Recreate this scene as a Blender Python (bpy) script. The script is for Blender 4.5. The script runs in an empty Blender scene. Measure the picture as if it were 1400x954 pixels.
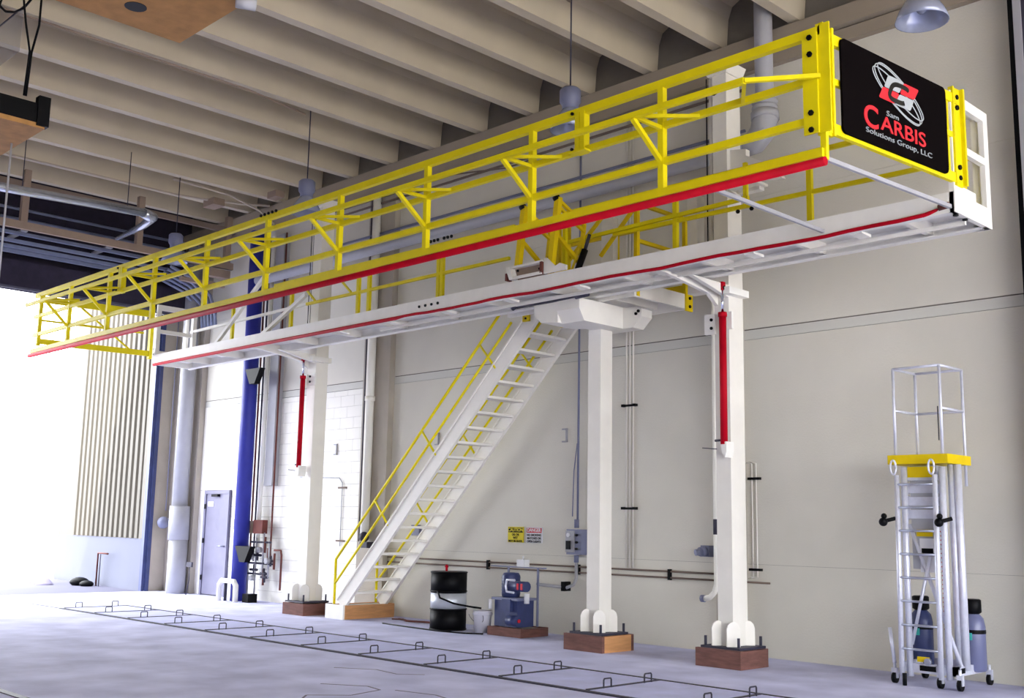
import bpy, math, random
from mathutils import Vector, Matrix
random.seed(7)
C = bpy.context.scene.collection
R = math.radians
# ------------------------------------------------------------------ camera
cd = bpy.data.cameras.new('camera'); cam = bpy.data.objects.new('camera', cd); C.objects.link(cam)
cd.sensor_width = 36; cd.lens = 36*1500.0/1400
yaw, pitch, roll = R(45.4657), R(9.1968), R(1.07094)
fw = Vector((-math.sin(yaw)*math.cos(pitch), math.cos(yaw)*math.cos(pitch), math.sin(pitch)))
rt = Vector((math.cos(yaw), math.sin(yaw), 0)); up = rt.cross(fw)
r2 = math.cos(roll)*rt+math.sin(roll)*up; u2 = -math.sin(roll)*rt+math.cos(roll)*up
m = Matrix((r2, u2, -fw)).transposed().to_4x4(); m.translation = Vector((0, 0, 1.5))
cam.matrix_world = m; cd.clip_end = 500
bpy.context.scene.camera = cam
# ------------------------------------------------------------------ world, sun, exposure
w = bpy.data.worlds.new('world'); bpy.context.scene.world = w; w.use_nodes = True
bg = w.node_tree.nodes['Background']
bg.inputs['Color'].default_value = (0.92, 0.95, 1.0, 1); bg.inputs['Strength'].default_value = 8.0
sl = bpy.data.lights.new('sun', 'SUN'); sl.energy = 3.5; sl.angle = R(0.6); sl.color = (1.0, 0.95, 0.86)
sun = bpy.data.objects.new('sun', sl); C.objects.link(sun)
sun.rotation_euler = Vector((-0.50, 0.60, -1.1)).to_track_quat('-Z', 'Y').to_euler(); sun.location = (10, -10, 20)
def portal(name, loc, d, sx, sy):
    l = bpy.data.lights.new(name, 'AREA'); l.shape = 'RECTANGLE'; l.size = sx; l.size_y = sy
    l.cycles.is_portal = True
    o = bpy.data.objects.new(name, l); C.objects.link(o); o.location = loc
    o.rotation_euler = Vector(d).to_track_quat('-Z', 'Z').to_euler(); return o
portal('door_portal', (-22.6, 7.2, 3.0), (1, 0, 0), 8.4, 6.0)
portal('bay_portal', (8.1, 3.0, 2.6), (-1, 0, 0), 18.0, 5.2)
vs = bpy.context.scene.view_settings
vs.view_transform = 'Standard'; vs.look = 'None'; vs.gamma = 1; vs.use_curve_mapping = False
vs.exposure = 0.65
# ------------------------------------------------------------------ materials
def srgb(c):
    return tuple(((v/255)/12.92 if v/255 <= 0.04045 else ((v/255+0.055)/1.055)**2.4) for v in c)
def mat(name, col, rough=0.6, metal=0.0, var=0.08, scale=6.0, bump=0.0, bscale=40, spec=0.5, stretch=(1, 1, 1)):
    mt = bpy.data.materials.new(name); mt.use_nodes = True; nt = mt.node_tree; b = nt.nodes['Principled BSDF']
    c = srgb(col); b.inputs['Roughness'].default_value = rough; b.inputs['Metallic'].default_value = metal
    tc = nt.nodes.new('ShaderNodeTexCoord'); mp = nt.nodes.new('ShaderNodeMapping')
    mp.inputs['Scale'].default_value = stretch; nt.links.new(tc.outputs['Object'], mp.inputs['Vector'])
    n = nt.nodes.new('ShaderNodeTexNoise'); n.inputs['Scale'].default_value = scale; n.inputs['Detail'].default_value = 5
    nt.links.new(mp.outputs['Vector'], n.inputs['Vector'])
    rp = nt.nodes.new('ShaderNodeValToRGB')
    rp.color_ramp.elements[0].position = 0.3; rp.color_ramp.elements[1].position = 0.7
    rp.color_ramp.elements[0].color = tuple(v*(1-var) for v in c)+(1,)
    rp.color_ramp.elements[1].color = tuple(min(1, v*(1+var)) for v in c)+(1,)
    nt.links.new(n.outputs['Fac'], rp.inputs['Fac']); nt.links.new(rp.outputs['Color'], b.inputs['Base Color'])
    if bump:
        n2 = nt.nodes.new('ShaderNodeTexNoise'); n2.inputs['Scale'].default_value = bscale; n2.inputs['Detail'].default_value = 3
        nt.links.new(mp.outputs['Vector'], n2.inputs['Vector'])
        bp = nt.nodes.new('ShaderNodeBump'); bp.inputs['Strength'].default_value = bump; bp.inputs['Distance'].default_value = 0.01
        nt.links.new(n2.outputs['Fac'], bp.inputs['Height']); nt.links.new(bp.outputs['Normal'], b.inputs['Normal'])
    b.inputs['Specular IOR Level'].default_value = spec
    return mt
M = dict(
    yellow=mat('yellow_paint', (232, 214, 0), 0.5, spec=0.3, var=0.05), yellow2=mat('deep_yellow_paint', (226, 196, 0), 0.5, spec=0.3, var=0.06),
    red=mat('red_rubber', (176, 5, 30), 0.6, spec=0.12, var=0.12), redlogo=mat('red_lettering', (235, 30, 45), 0.6, var=0),
    white=mat('white_paint', (238, 236, 230), 0.45, var=0.03), cream=mat('cream_paint', (234, 230, 221), 0.5, var=0.04, scale=3),
    wall=mat('painted_wall', (222, 218, 206), 0.75, var=0.035, scale=1.3, bump=0.25), jointc=mat('dark_joint', (120, 114, 106), 0.95, var=0.05), wall2=mat('painted_wall_band', (214, 213, 204), 0.75, var=0.03, scale=1.1, bump=0.2),
    block=mat('white_painted_block', (246, 244, 236), 0.75, var=0.02, scale=1.5, bump=0.3),
    conc=mat('grey_concrete', (176, 168, 156), 0.85, var=0.07, scale=2.5, bump=0.3),
    ceil=mat('painted_concrete_ceiling', (199, 187, 164), 0.9, var=0.04, scale=2),
    floor=mat('sealed_concrete_floor', (204, 206, 242), 0.9, spec=0.2, var=0.2, scale=1.6, bump=0.15, bscale=60),
    cover=mat('trench_cover_concrete', (200, 203, 240), 0.9, spec=0.2, var=0.12, scale=2.5, bump=0.2),
    ground=mat('outside_paving', (84, 83, 104), 0.9, var=0.06, scale=0.6), bounce_apron=mat('pale_bounce_ground', (205, 198, 186), 0.9, var=0.05, scale=0.6), wingbase=mat('pale_wing_concrete', (100, 103, 120), 0.8, var=0.05, scale=1), black=mat('black_paint', (9, 9, 12), 0.5, var=0, spec=0.12),
    sign=mat('black_sign_face', (9, 5, 6), 0.9, var=0, spec=0.05), dark=mat('dark_steel', (46, 44, 62), 0.6, var=0.15),
    greylogo=mat('grey_lettering', (176, 182, 186), 0.6, var=0), clogo=mat('charcoal_lettering', (42, 42, 38), 0.7, var=0),
    steel=mat('galvanised_steel', (176, 180, 198), 0.35, 0.7, var=0.08), alu=mat('aluminium', (222, 224, 238), 0.4, 0.35, var=0.05, scale=20),
    chrome=mat('chrome', (210, 215, 235), 0.12, 1.0, var=0), duct=mat('grey_duct_paint', (168, 168, 174), 0.6, var=0.04),
    blue=mat('blue_paint', (36, 44, 150), 0.5, var=0.1), navy=mat('blue_grey_machine_paint', (52, 62, 108), 0.4, var=0.15),
    greyblue=mat('grey_blue_paint', (118, 122, 150), 0.5, var=0.06), door=mat('grey_door_paint', (120, 118, 142), 0.5, var=0.05),
    wooddark=mat('weathered_timber', (112, 74, 66), 0.85, var=0.3, scale=5, bump=0.5, stretch=(1, 1, 6)),
    wood=mat('timber', (196, 142, 92), 0.8, var=0.15, scale=4, bump=0.3, stretch=(1, 1, 7)),
    ply=mat('plywood', (172, 124, 68), 0.8, var=0.16, scale=7), rust=mat('rusty_brown', (104, 52, 44), 0.8, var=0.2),
    paleconduit=mat('pale_conduit_paint', (182, 170, 156), 0.7, var=0.03), tan=mat('tan_primer', (152, 132, 116), 0.8, var=0.06), signwhite=mat('white_sign_face', (228, 228, 232), 0.6, var=0),
    yellowsign=mat('yellow_sign_face', (232, 214, 30), 0.6, var=0), redsign=mat('red_sign_face', (206, 24, 44), 0.6, var=0),
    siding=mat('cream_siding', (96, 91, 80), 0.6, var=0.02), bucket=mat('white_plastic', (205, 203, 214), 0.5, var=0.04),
    tank=mat('blue_grey_cylinder_paint', (102, 106, 140), 0.35, var=0.06), rail=mat('grey_blue_track', (124, 132, 158), 0.45, 0.3, var=0.1),
    plenum=mat('dark_navy_lining', (40, 34, 52), 0.9, var=0.2), ledge=mat('ledge_concrete', (158, 146, 130), 0.9, var=0.06, scale=1.5), brown=mat('brown_concrete', (120, 104, 94), 0.9, var=0.08, scale=1.5),
    scuff=mat('dark_scuff', (112, 106, 130), 0.8, var=0.1), band=mat('satin_silver', (196, 200, 208), 0.5, 0.5, var=0.04), glass=mat('milky_glass', (150, 156, 178), 0.15, 0.2, var=0.1),
    silver=mat('silver_foil', (190, 196, 206), 0.25, 0.8, var=0.1, scale=12), teal=mat('teal_label', (60, 180, 170), 0.5, var=0))
M['sheet'] = mat('clear_plastic', (190, 196, 214), 0.3, var=0.05); M['sheet'].node_tree.nodes['Principled BSDF'].inputs['Alpha'].default_value = 0.25
# ------------------------------------------------------------------ mesh builder
class MB:
    def __init__(s): s.v = []; s.f = []; s.sm = []
    def add(s, vs, fs, smooth=False):
        n = len(s.v); s.v += [tuple(v) for v in vs]; s.f += [tuple(i+n for i in f) for f in fs]; s.sm += [smooth]*len(fs); return s
    def box(s, x0, x1, y0, y1, z0, z1):
        if x0 > x1: x0, x1 = x1, x0
        if y0 > y1: y0, y1 = y1, y0
        if z0 > z1: z0, z1 = z1, z0
        v = [(x0, y0, z0), (x1, y0, z0), (x1, y1, z0), (x0, y1, z0), (x0, y0, z1), (x1, y0, z1), (x1, y1, z1), (x0, y1, z1)]
        return s.add(v, [(3, 2, 1, 0), (4, 5, 6, 7), (0, 1, 5, 4), (1, 2, 6, 5), (2, 3, 7, 6), (3, 0, 4, 7)])
    def bar(s, p, q, w, h, upv=(0, 0, 1)):      # rectangular section; h along upv
        p = Vector(p); q = Vector(q); d = (q-p).normalized(); upv = Vector(upv)
        if abs(d.dot(upv)) > 0.98: upv = Vector((0, 1, 0))
        a = d.cross(upv).normalized(); b = a.cross(d)
        o = [(-w/2, -h/2), (w/2, -h/2), (w/2, h/2), (-w/2, h/2)]
        v = [p+a*i+b*j for i, j in o]+[q+a*i+b*j for i, j in o]
        return s.add(v, [(0, 1, 2, 3), (7, 6, 5, 4), (4, 5, 1, 0), (5, 6, 2, 1), (6, 7, 3, 2), (7, 4, 0, 3)])
    def tube(s, pts, r, n=10, cap=True):
        pts = [Vector(p) for p in pts]; rs = r if isinstance(r, (list, tuple)) else [r]*len(pts)
        v = []; f = []; prev = None
        for i, p in enumerate(pts):
            d = ((pts[min(i+1, len(pts)-1)]-p).normalized()+(p-pts[max(i-1, 0)]).normalized())
            d = d.normalized() if d.length > 1e-6 else Vector((0, 0, 1))
            if prev is None:
                a = d.cross(Vector((0, 0, 1)) if abs(d.z) < 0.9 else Vector((1, 0, 0))).normalized()
            else:
                a = (prev-d*prev.dot(d)).normalized()
            prev = a; b = d.cross(a)
            v += [p+(a*math.cos(2*math.pi*k/n)+b*math.sin(2*math.pi*k/n))*rs[i] for k in range(n)]
        for i in range(len(pts)-1):
            for k in range(n):
                f.append((i*n+k, i*n+(k+1) % n, (i+1)*n+(k+1) % n, (i+1)*n+k))
        s.add(v, f, True)
        if cap:
            m_ = len(s.v)-len(v)
            s.f += [tuple(m_+k for k in range(n-1, -1, -1)), tuple(m_+(len(pts)-1)*n+k for k in range(n))]; s.sm += [False, False]
        return s
    def lathe(s, prof, c=(0, 0, 0), n=24, cap=True):      # prof: (r, z)
        return s._lathe(prof, c, n, cap)
    def _lathe(s, prof, c, n, cap):
        v = [(c[0]+r*math.cos(2*math.pi*k/n), c[1]+r*math.sin(2*math.pi*k/n), c[2]+z) for r, z in prof for k in range(n)]
        f = [(i*n+k, i*n+(k+1) % n, (i+1)*n+(k+1) % n, (i+1)*n+k) for i in range(len(prof)-1) for k in range(n)]
        m_ = len(s.v); s.add(v, f, True)
        if cap:
            s.f += [tuple(m_+k for k in range(n-1, -1, -1)), tuple(m_+(len(prof)-1)*n+k for k in range(n))]; s.sm += [False, False]
        return s
    def prism(s, poly, d):      # polygon of 3D points extruded by vector d
        d = Vector(d); n = len(poly); a = [Vector(p) for p in poly]; v = a+[p+d for p in a]
        return s.add(v, [tuple(range(n-1, -1, -1)), tuple(range(n, 2*n))]+[(i, (i+1) % n, n+(i+1) % n, n+i) for i in range(n)])
    def sphere(s, c, r, n=12, sz=1):
        return s._lathe([(max(r*math.sin(math.pi*i/8), 1e-4), -r*math.cos(math.pi*i/8)*sz) for i in range(9)], c, n, False)
    def build(s, name, mt, parent=None, origin=None, **kw):
        o0 = Vector(ORG.get(parent.name, (0, 0, 0))) if parent else Vector(origin or (0, 0, 0))
        me = bpy.data.meshes.new(name); me.from_pydata([tuple(Vector(v)-o0) for v in s.v], [], s.f)
        me.polygons.foreach_set('use_smooth', s.sm); me.update()
        import bmesh
        bm = bmesh.new(); bm.from_mesh(me); bmesh.ops.recalc_face_normals(bm, faces=bm.faces); bm.to_mesh(me); bm.free()
        me.materials.append(mt); return link(name, me, parent, o0, **kw)
ORG = {}
def link(name, me, parent=None, org=(0, 0, 0), label=None, cat=None, group=None, kind=None):
    o = bpy.data.objects.new(name, me); C.objects.link(o)
    if parent: o.parent = parent; ORG[o.name] = ORG.get(parent.name, (0, 0, 0))
    else: o.location = org; ORG[o.name] = tuple(org)
    if label: o['label'] = label
    if cat: o['category'] = cat
    if group: o['group'] = group
    if kind: o['kind'] = kind
    return o
def thing(name, label, cat, loc=(0, 0, 0), group=None, rotz=None):
    o = bpy.data.objects.new(name, None); C.objects.link(o); o.location = loc; o['label'] = label; o['category'] = cat
    o.empty_display_size = 0.1
    if group: o['group'] = group
    ORG[o.name] = tuple(loc)
    if rotz is not None: o.rotation_euler.z = rotz; ORG[o.name] = (0, 0, 0)
    return o
def inst(o, off, name=None, parent=None):       # a part copied inside its thing, sharing its mesh
    c = o.copy(); C.objects.link(c); c.parent = parent or o.parent; c.location = Vector(o.location)+Vector(off); ORG[c.name] = ORG[o.name]; return c
def copy_tree(o, off=(0, 0, 0), label=None, parent=None):
    c = o.copy(); C.objects.link(c); c.parent = parent
    if parent is None: c.location = Vector(o.location)+Vector(off); ORG[c.name] = tuple(Vector(ORG[o.name])+Vector(off))
    if label: c['label'] = label
    for ch in list(o.children): copy_tree(ch, parent=c)
    return c
def B(): return MB()
def text(body, size, mt, name, parent, mat4, sx=1.0, bold=0.0, depth=0.004, align='LEFT', label=None):
    cu = bpy.data.curves.new(name, 'FONT'); cu.body = body; cu.size = size; cu.extrude = depth; cu.offset = bold; cu.align_x = align; cu.resolution_u = 4
    t = bpy.data.objects.new(name, cu); C.objects.link(t)
    me = bpy.data.meshes.new_from_object(t.evaluated_get(bpy.context.evaluated_depsgraph_get()))
    bpy.data.objects.remove(t)
    me.transform(mat4 @ Matrix.Diagonal((sx, 1, 1, 1))); me.materials.clear(); me.materials.append(mt)
    return link(name, me, parent, label=label)
def bolts(parent, pts, axis='y', r=0.016, l=0.02, mt=None, name='bolt'):
    """one shared mesh, a copy for each bolt"""
    d = {'x': (l, 0, 0), 'y': (0, l, 0), 'z': (0, 0, l)}[axis]
    me = B().tube([tuple(-v/2 for v in d), tuple(v/2 for v in d)], r, 6).build(name, mt or M['black'], None)
    mesh = me.data; bpy.data.objects.remove(me)
    for p in pts:
        o = bpy.data.objects.new(name, mesh); C.objects.link(o); o.parent = parent
        o.location = Vector(p)-Vector(ORG[parent.name]); ORG[o.name] = ORG[parent.name]
# ================================================================== SETTING
XL, XR, YN, YW = -22.5, 8.0, -12.0, 11.8
fl = B().box(XL, XR, YN, 7.95, -0.3, 0).box(XL, XR, 9.10, 12.6, -0.3, 0).box(XL, -18.78, 7.95, 9.10, -0.3, 0).box(-18.78, XR, 7.95, 9.10, -0.3, -0.12)
floor = fl.build('floor', M['floor'], kind='structure')
B().box(-90, XL, -60, 60, -0.35, -0.03).build('ground', M['ground'], kind='structure')
B().box(XR, 60, -60, 60, -0.35, -0.03).build('bounce_apron', M['bounce_apron'], kind='structure')  # unseen ground past the open bay, made pale to bounce light onto the ceiling
# ceiling: double-tee slab with stems
ceil = B().box(XL, XR, YN, YW, 8.55, 8.8).build('ceiling', M['ceil'], kind='structure')
st = None
for k in range(-12, 13):
    x = -6.87-1.176*k
    if st is None:
        x0 = x
        poly = [(x-0.075, YN+.1, 7.90), (x+0.075, YN+.1, 7.90), (x+0.11, YN+.1, 8.32), (x+0.17, YN+.1, 8.48), (x+0.30, YN+.1, 8.55), (x-0.30, YN+.1, 8.55), (x-0.17, YN+.1, 8.48), (x-0.11, YN+.1, 8.32)]
        st = B().prism(poly, (0, YW-YN-.1, 0)).build('roof_beam', M['ceil'], ceil)
    else: inst(st, (x-x0, 0, 0))
# wall_back and its panels, pilasters between bays
wb = B().box(XL-.4, XR, 11.815, 12.3, -.02, 9).build('wall_back', M['jointc'], kind='structure')
def panel(x0, x1, z0, z1, mt='wall'): return B().box(x0, x1, 11.80, 11.815, z0, z1).build('wall_panel', M[mt], wb)
for (x0, x1) in ((-7.77, -0.4), (-14.88, -8.15), (-0.4, 8.0)):
    for (z0, z1, mt_) in ((0.0, 1.097, 'wall'), (1.10, 3.90, 'wall'), (3.906, 4.025, 'wall2'), (4.04, 5.754, 'wall'), (5.757, 7.44, 'wall')):
        panel(x0, x1, z0, z1, mt_)
for (x0, x1) in ((-21.35, -15.62),):
    for (z0, z1, mt_) in ((3.906, 4.025, 'wall2'), (4.04, 5.754, 'wall'), (5.757, 7.44, 'wall')): panel(x0, x1, z0, z1, mt_)
# the white block bay: courses of blocks
bl = {}
nx = 11; xa, xb_ = -20.05, -15.62
bw = (xb_-xa)/nx; bh = 3.9/19.5
base = {}
for j in range(20):
    z0 = j*bh; z1 = min(3.90, z0+bh)-0.004
    xs = [xa+bw*i for i in range(nx+1)] if j % 2 == 0 else [xa]+[xa+bw*(i+.5) for i in range(nx)]+[xb_]
    for i in range(len(xs)-1):
        a, b = xs[i], xs[i+1]
        if b > -20.62+.0 and a < -20.62: pass
        key = (round(b-a, 3), round(z1-z0, 3))
        if key not in base:
            base[key] = B().box(0, b-a-.004, 11.80, 11.815, 0, z1-z0).build('block', M['block'], wb); o = base[key]
            o.location = (a, 0, z0)
        else:
            inst(base[key], Vector((a, 0, z0))-base[key].location)
panel(-21.35, -20.056, 2.14, 3.90, 'block'); panel(-21.35, -21.07, 0, 2.135, 'block')
for i, (x0, x1, zt) in enumerate(((-8.15, -7.77, 7.42), (-15.62, -14.88, 7.42), (-22.5, -21.35, 7.42))):
    B().box(x0, x1, 11.68, 11.86, 0, zt).build('trim_%d' % (i+1), M['conc'], kind='structure')
# ledger under the stems
B().box(XL, XR, 11.62, 11.86, 7.62, 7.86).box(XL, XR, 11.70, 11.86, 7.44, 7.60).build('trim_4', M['ledge'], kind='structure')
# other walls
B().box(XL, XR, YN-.3, YN, 0, 8.8).build('wall_front', M['wall'], kind='structure')
B().box(XL-.3, XL, YN, 3.0, 0, 8.8).box(XL-.3, XL, 3.0, 12.2, 6.3, 8.8).build('wall_left', M['plenum'], kind='structure')
B().box(XL-.3, XL, 11.3, 11.81, 0, 6.3).build('trim_8', M['conc'], kind='structure')
B().box(XR, XR+.3, -11.8, 12.2, 5.2, 8.8).box(XR, XR+.3, YN, -6, 0, 5.2).build('wall_right', M['wall'], kind='structure')
B().box(XL-.2, XR+.2, YN, 12.3, 8.8, 9.1).build('roof', M['brown'], kind='structure')
# door jamb, navy
B().box(-22.62, -22.50, 11.19, 11.298, 0, 6.0).box(-22.50, -22.46, 11.26, 11.34, 0, 6.0).build('trim_5', M['navy'], kind='structure')
# door 1: grey personnel door (in the block bay, hinge side left)
dr = B().box(-20.98, -20.10, 11.76, 11.80, 0.02, 2.06).build('door_1', M['door'], kind='structure')
B().box(-21.05, -20.98, 11.74, 11.80, 0, 2.13).box(-20.10, -20.06, 11.74, 11.80, 0, 2.13).box(-20.98, -20.10, 11.74, 11.80, 2.06, 2.13).build('door_frame', M['door'], dr)
B().tube([(-20.17, 11.76, 1.0), (-20.17, 11.69, 1.0), (-20.32, 11.69, 1.0)], 0.015, 8).build('door_handle', M['steel'], dr, label='silver lever door handle')
B().box(-20.90, -20.68, 11.75, 11.76, 1.80, 1.90).build('door_notice', M['signwhite'], dr, label='small white notice')
B().box(-20.70, -20.45, 11.70, 11.76, 2.0, 2.05).build('door_closer', M['black'], dr, label='black door closer')
for z in (0.3, 1.05, 1.75): B().box(-21.02, -20.97, 11.73, 11.745, z, z+.1).build('hinge', M['black'], dr)
# dark folded door leaf above the opening
df = thing('folding_door', 'dark navy folded hangar door leaves stacked above the big left doorway', 'door', (-22.2, 1.5, 6.0))
for i in range(3):
    B().box(-22.44+.17*i, -22.30+.17*i, -8.1, 11.55, 6.0, 6.62-.05*i).build('door_leaf', M['plenum'], df)
B().tube([(-22.05, -8, 6.05), (-22.05, 11.5, 6.05)], .09, 10).build('roller', M['dark'], df)
# ================================================================== OUTSIDE
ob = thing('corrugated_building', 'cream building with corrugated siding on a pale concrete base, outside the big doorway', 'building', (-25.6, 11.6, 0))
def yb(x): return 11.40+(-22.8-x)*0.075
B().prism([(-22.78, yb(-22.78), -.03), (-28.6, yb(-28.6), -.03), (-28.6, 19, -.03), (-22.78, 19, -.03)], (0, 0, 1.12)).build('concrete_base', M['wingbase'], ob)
xs = -27.45; n = 14; pw = 4.3/n
pts = []
for i in range(n):
    x = xs+pw*i
    for dx, dy in ((0, .0), (pw*.42, .0), (pw*.58, .08), (pw*.86, .08)): pts.append((x+dx, yb(x)-0.03+dy))
pts.append((xs+4.3, yb(-23.15)-.03))
v = [(x, y, z) for z in (1.1, 9.0) for x, y in pts]; k = len(pts)
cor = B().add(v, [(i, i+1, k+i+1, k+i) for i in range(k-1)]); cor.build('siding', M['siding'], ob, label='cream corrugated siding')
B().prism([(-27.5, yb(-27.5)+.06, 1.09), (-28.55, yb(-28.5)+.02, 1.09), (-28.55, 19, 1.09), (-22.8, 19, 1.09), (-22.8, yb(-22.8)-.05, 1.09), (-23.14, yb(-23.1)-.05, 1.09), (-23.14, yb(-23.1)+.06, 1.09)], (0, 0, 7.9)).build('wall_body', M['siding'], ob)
hb = thing('standpipe', 'thin standpipe with a bent top in front of the outside building', 'pipe', (-25.2, 11.35, 0))
B().tube([(-25.2, 11.42, -.03), (-25.2, 11.42, .72), (-24.6, 11.38, .72)], .02, 8).build('pipe', M['rust'], hb)
B().tube([(-25.02, 11.40, -.03), (-25.02, 11.40, .70)], .012, 8).build('riser', M['dark'], hb)
bg_ = B().sphere((-25.6, 11.2, .05), .22, 12, .5).sphere((-25.2, 11.2, .02), .16, 12, .5).build('debris_pile', M['black'], None, label='small black heap on the paving below the standpipe', cat='debris')
bg2 = B()
for i in range(7): bg2.sphere((-28.5+.4*i, 11.2-.1*i, -.04), .45-.04*i, 10, .35)
bg2.build('gravel_heap', M['scuff'], label='low grey heap of dirt along the foot of the outside building', cat='dirt', kind='stuff')
# ================================================================== TRENCH COVERS
cov0 = None; XC = [-18.75+1.17*i for i in range(13)]
places = ['nearest the big doorway', 'second from the big doorway', 'third from the big doorway', 'fourth from the big doorway', 'fifth from the doorway, before the left column', 'sixth from the doorway, before the stair foot', 'seventh from the doorway, in front of the stairs', 'eighth from the doorway, nearest the black drum', 'ninth from the doorway, in front of the power unit', 'tenth from the doorway, before the middle column', 'between middle and right columns, eleventh from the doorway', 'in front of the right column, twelfth from the doorway', 'beyond the right column, nearest the camera']
for i, x in enumerate(XC):
    if cov0 is None:
        c0 = thing('trench_cover', 'flat trench cover with loop handles, '+places[0], 'trench cover', (x, 8.52, 0), 'trench covers in the floor')
        B().box(x+.05, x+1.14, 7.99, 9.06, -0.10, 0.012).build('slab', M['cover'], c0)
        B().box(x+.012, x+.05, 7.97, 9.08, -0.10, 0.02).build('edge_angle', M['dark'], c0, label='dark steel edge angle')
        for yy in (8.22, 8.86):
            B().tube([(x+.03, yy-.055, .01), (x+.03, yy-.055, .085), (x+.03, yy-.045, .098), (x+.03, yy+.045, .098), (x+.03, yy+.055, .085), (x+.03, yy+.055, .01)], .008, 6).build('handle', M['dark'], c0)
        cov0 = c0
    else:
        c1 = copy_tree(cov0, (x-XC[0], 0, 0), 'flat trench cover with loop handles, '+places[i])
        for ch in c1.children:
            if ch.name.startswith('handle'): ch.location.y += random.uniform(-.05, .05); ch.location.x += random.uniform(0, .05)
B().box(-18.78, XR, 7.905, 7.958, -.02, .014).box(-18.78, XR, 9.092, 9.125, -.02, .014).build('trim_6', M['dark'], kind='structure')
B().box(-24.0, -18.78, 7.93, 7.96, -.04, .006).box(-22.4, XR, 3.80, 3.87, -.02, .008).build('trim_7', M['dark'], kind='structure')
# dark scuff lines on the floor
sc = B()
for pl_ in ([(-8.9, 6.3), (-8.5, 6.55), (-8.25, 6.5), (-8.15, 6.1), (-8.4, 5.8), (-8.1, 5.5), (-7.6, 5.55)], [(-8.15, 6.6), (-7.7, 6.7), (-7.3, 6.6), (-7.35, 6.3), (-6.9, 6.35), (-6.6, 6.8)], [(-9.8, 7.1), (-9.4, 7.35), (-9.0, 7.3), (-8.8, 7.5)], [(-7.9, 6.0), (-7.4, 5.8), (-6.9, 5.75)]):
    for a, b in zip(pl_, pl_[1:]): sc.bar((a[0], a[1], .001), (b[0], b[1], .001), .02, .002)
sc.build('scuff_mark', M['scuff'], floor, kind='stuff', label='thin dark scuff lines')
# ================================================================== FRONT GUARDRAIL (yellow, with the red bumper)
PX = [-5.76, -7.38, -9.0, -10.62, -12.23, -13.80, -15.35, -16.88, -18.38]
XA, XB = -4.17, -19.88
g = thing('guardrail', 'long yellow guardrail with a red bumper along its foot, nearest the viewer', 'guardrail', (-12, 7.5, 4.4))
Y = M['yellow']
B().bar((XA, 7.5, 5.45), (XB, 7.5, 5.45), .06, .075).build('top_rail', Y, g)
B().bar((XA, 7.5, 5.06), (XB, 7.5, 5.06), .05, .055).build('middle_rail', Y, g)
B().bar((XA, 7.5, 4.725), (XB, 7.5, 4.725), .05, .06).build('lower_rail', Y, g)
B().box(XA, XB, 7.46, 7.54, 4.40, 4.47).box(XA, XB, 7.54, 7.56, 4.40, 4.43).build('bottom_beam', Y, g)
B().tube([(XA+.03, 7.455, 4.352), (XB, 7.455, 4.352)], .036, 10).build('bumper', M['red'], g, label='red bumper tube')
p0 = B().box(PX[0]-.03, PX[0]+.03, 7.47, 7.53, 4.47, 5.42).build('post', Y, g)
for x in PX[1:]: inst(p0, (x-PX[0], 0, 0))
B().bar((-4.62, 7.08, 5.03), (-19.2, 7.08, 5.125), .045, .05).build('standoff_rail', Y, g)
def brk(x, nm='bracket'):
    z = 5.03+(-4.62-x)*0.00646
    return B().bar((x, 7.08, z), (x, 7.5, z), .035, .035).bar((x, 7.08, z-.02), (x, 7.47, 4.73), .04, .04).bar((x, 7.08, z+.0), (x+.42, 7.48, z-.0), .03, .03).build(nm, Y, g)
for x in PX: brk(x)
B().bar((-4.62, 7.08, 5.03), (-4.17, 7.46, 5.06), .035, .035).bar((-4.62, 7.08, 5.02), (-4.9, 7.48, 5.05), .03, .03).build('bracket', Y, g)
for x in (-6.72, -16.45):
    B().box(x-.06, x-.005, 7.46, 7.54, 5.03, 5.44).box(x+.005, x+.06, 7.46, 7.54, 5.03, 5.44).box(x-.08, x+.12, 7.4, 7.5, 5.02, 5.04).build('splice_post', Y, g)
    bolts(g, [(x-.09, 7.455, 5.44), (x-.09, 7.455, 5.08)])
bolts(g, [(-12.35+.09*i, 7.455, 5.49) for i in range(5)], r=.02)
for x in PX[1::2]: pass
B().box(-4.19, -4.09, 7.47, 7.485, 4.60, 5.50).build('corner_plate', Y, g)
B().box(-4.20, -4.15, 7.49, 7.53, 4.38, 4.62).build('corner_stub', Y, g)
B().box(-4.32, -4.19, 7.452, 7.47, 4.60, 5.44).build('corner_plate', Y, g)
bolts(g, [(-4.25, 7.445, z) for z in (5.40, 5.26, 4.77, 4.63)], r=.024)
# ---------------- near end gate with the sign (local x along the gate, -y towards the camera)
gn = thing('end_gate', 'bright yellow end gate carrying the black sign, nearest the camera', 'gate', (-4.22, 7.5, 0), 'end gates of the gangway', rotz=math.atan2(2, .2))
def GB(): return B()
GB().box(.10, 2.12, -.02, .02, 5.405, 5.495).build('top_rail', Y, gn)
GB().box(.10, 2.12, -.02, .02, 4.645, 4.735).build('bottom_rail', Y, gn)
GB().box(.10, 2.05, -.01, .02, 5.07, 5.125).build('middle_rail', Y, gn)
for a, b in ((.015, .035), (.155, .175)): pass
GB().box(.02, .045, -.05, .02, 4.60, 5.535).box(.045, .165, -.012, .003, 4.62, 5.535).box(.165, .19, -.035, .02, 4.62, 5.535).build('upright', Y, gn)
GB().box(2.03, 2.05, -.03, .02, 4.62, 5.56).box(2.05, 2.17, -.012, .003, 4.62, 5.56).box(2.17, 2.195, -.05, .02, 4.63, 5.56).build('upright', Y, gn)
for s_ in (1.91, 1.975): GB().box(s_-.012, s_+.012, .0, .03, 4.73, 5.41).build('bar', Y, gn)
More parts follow.
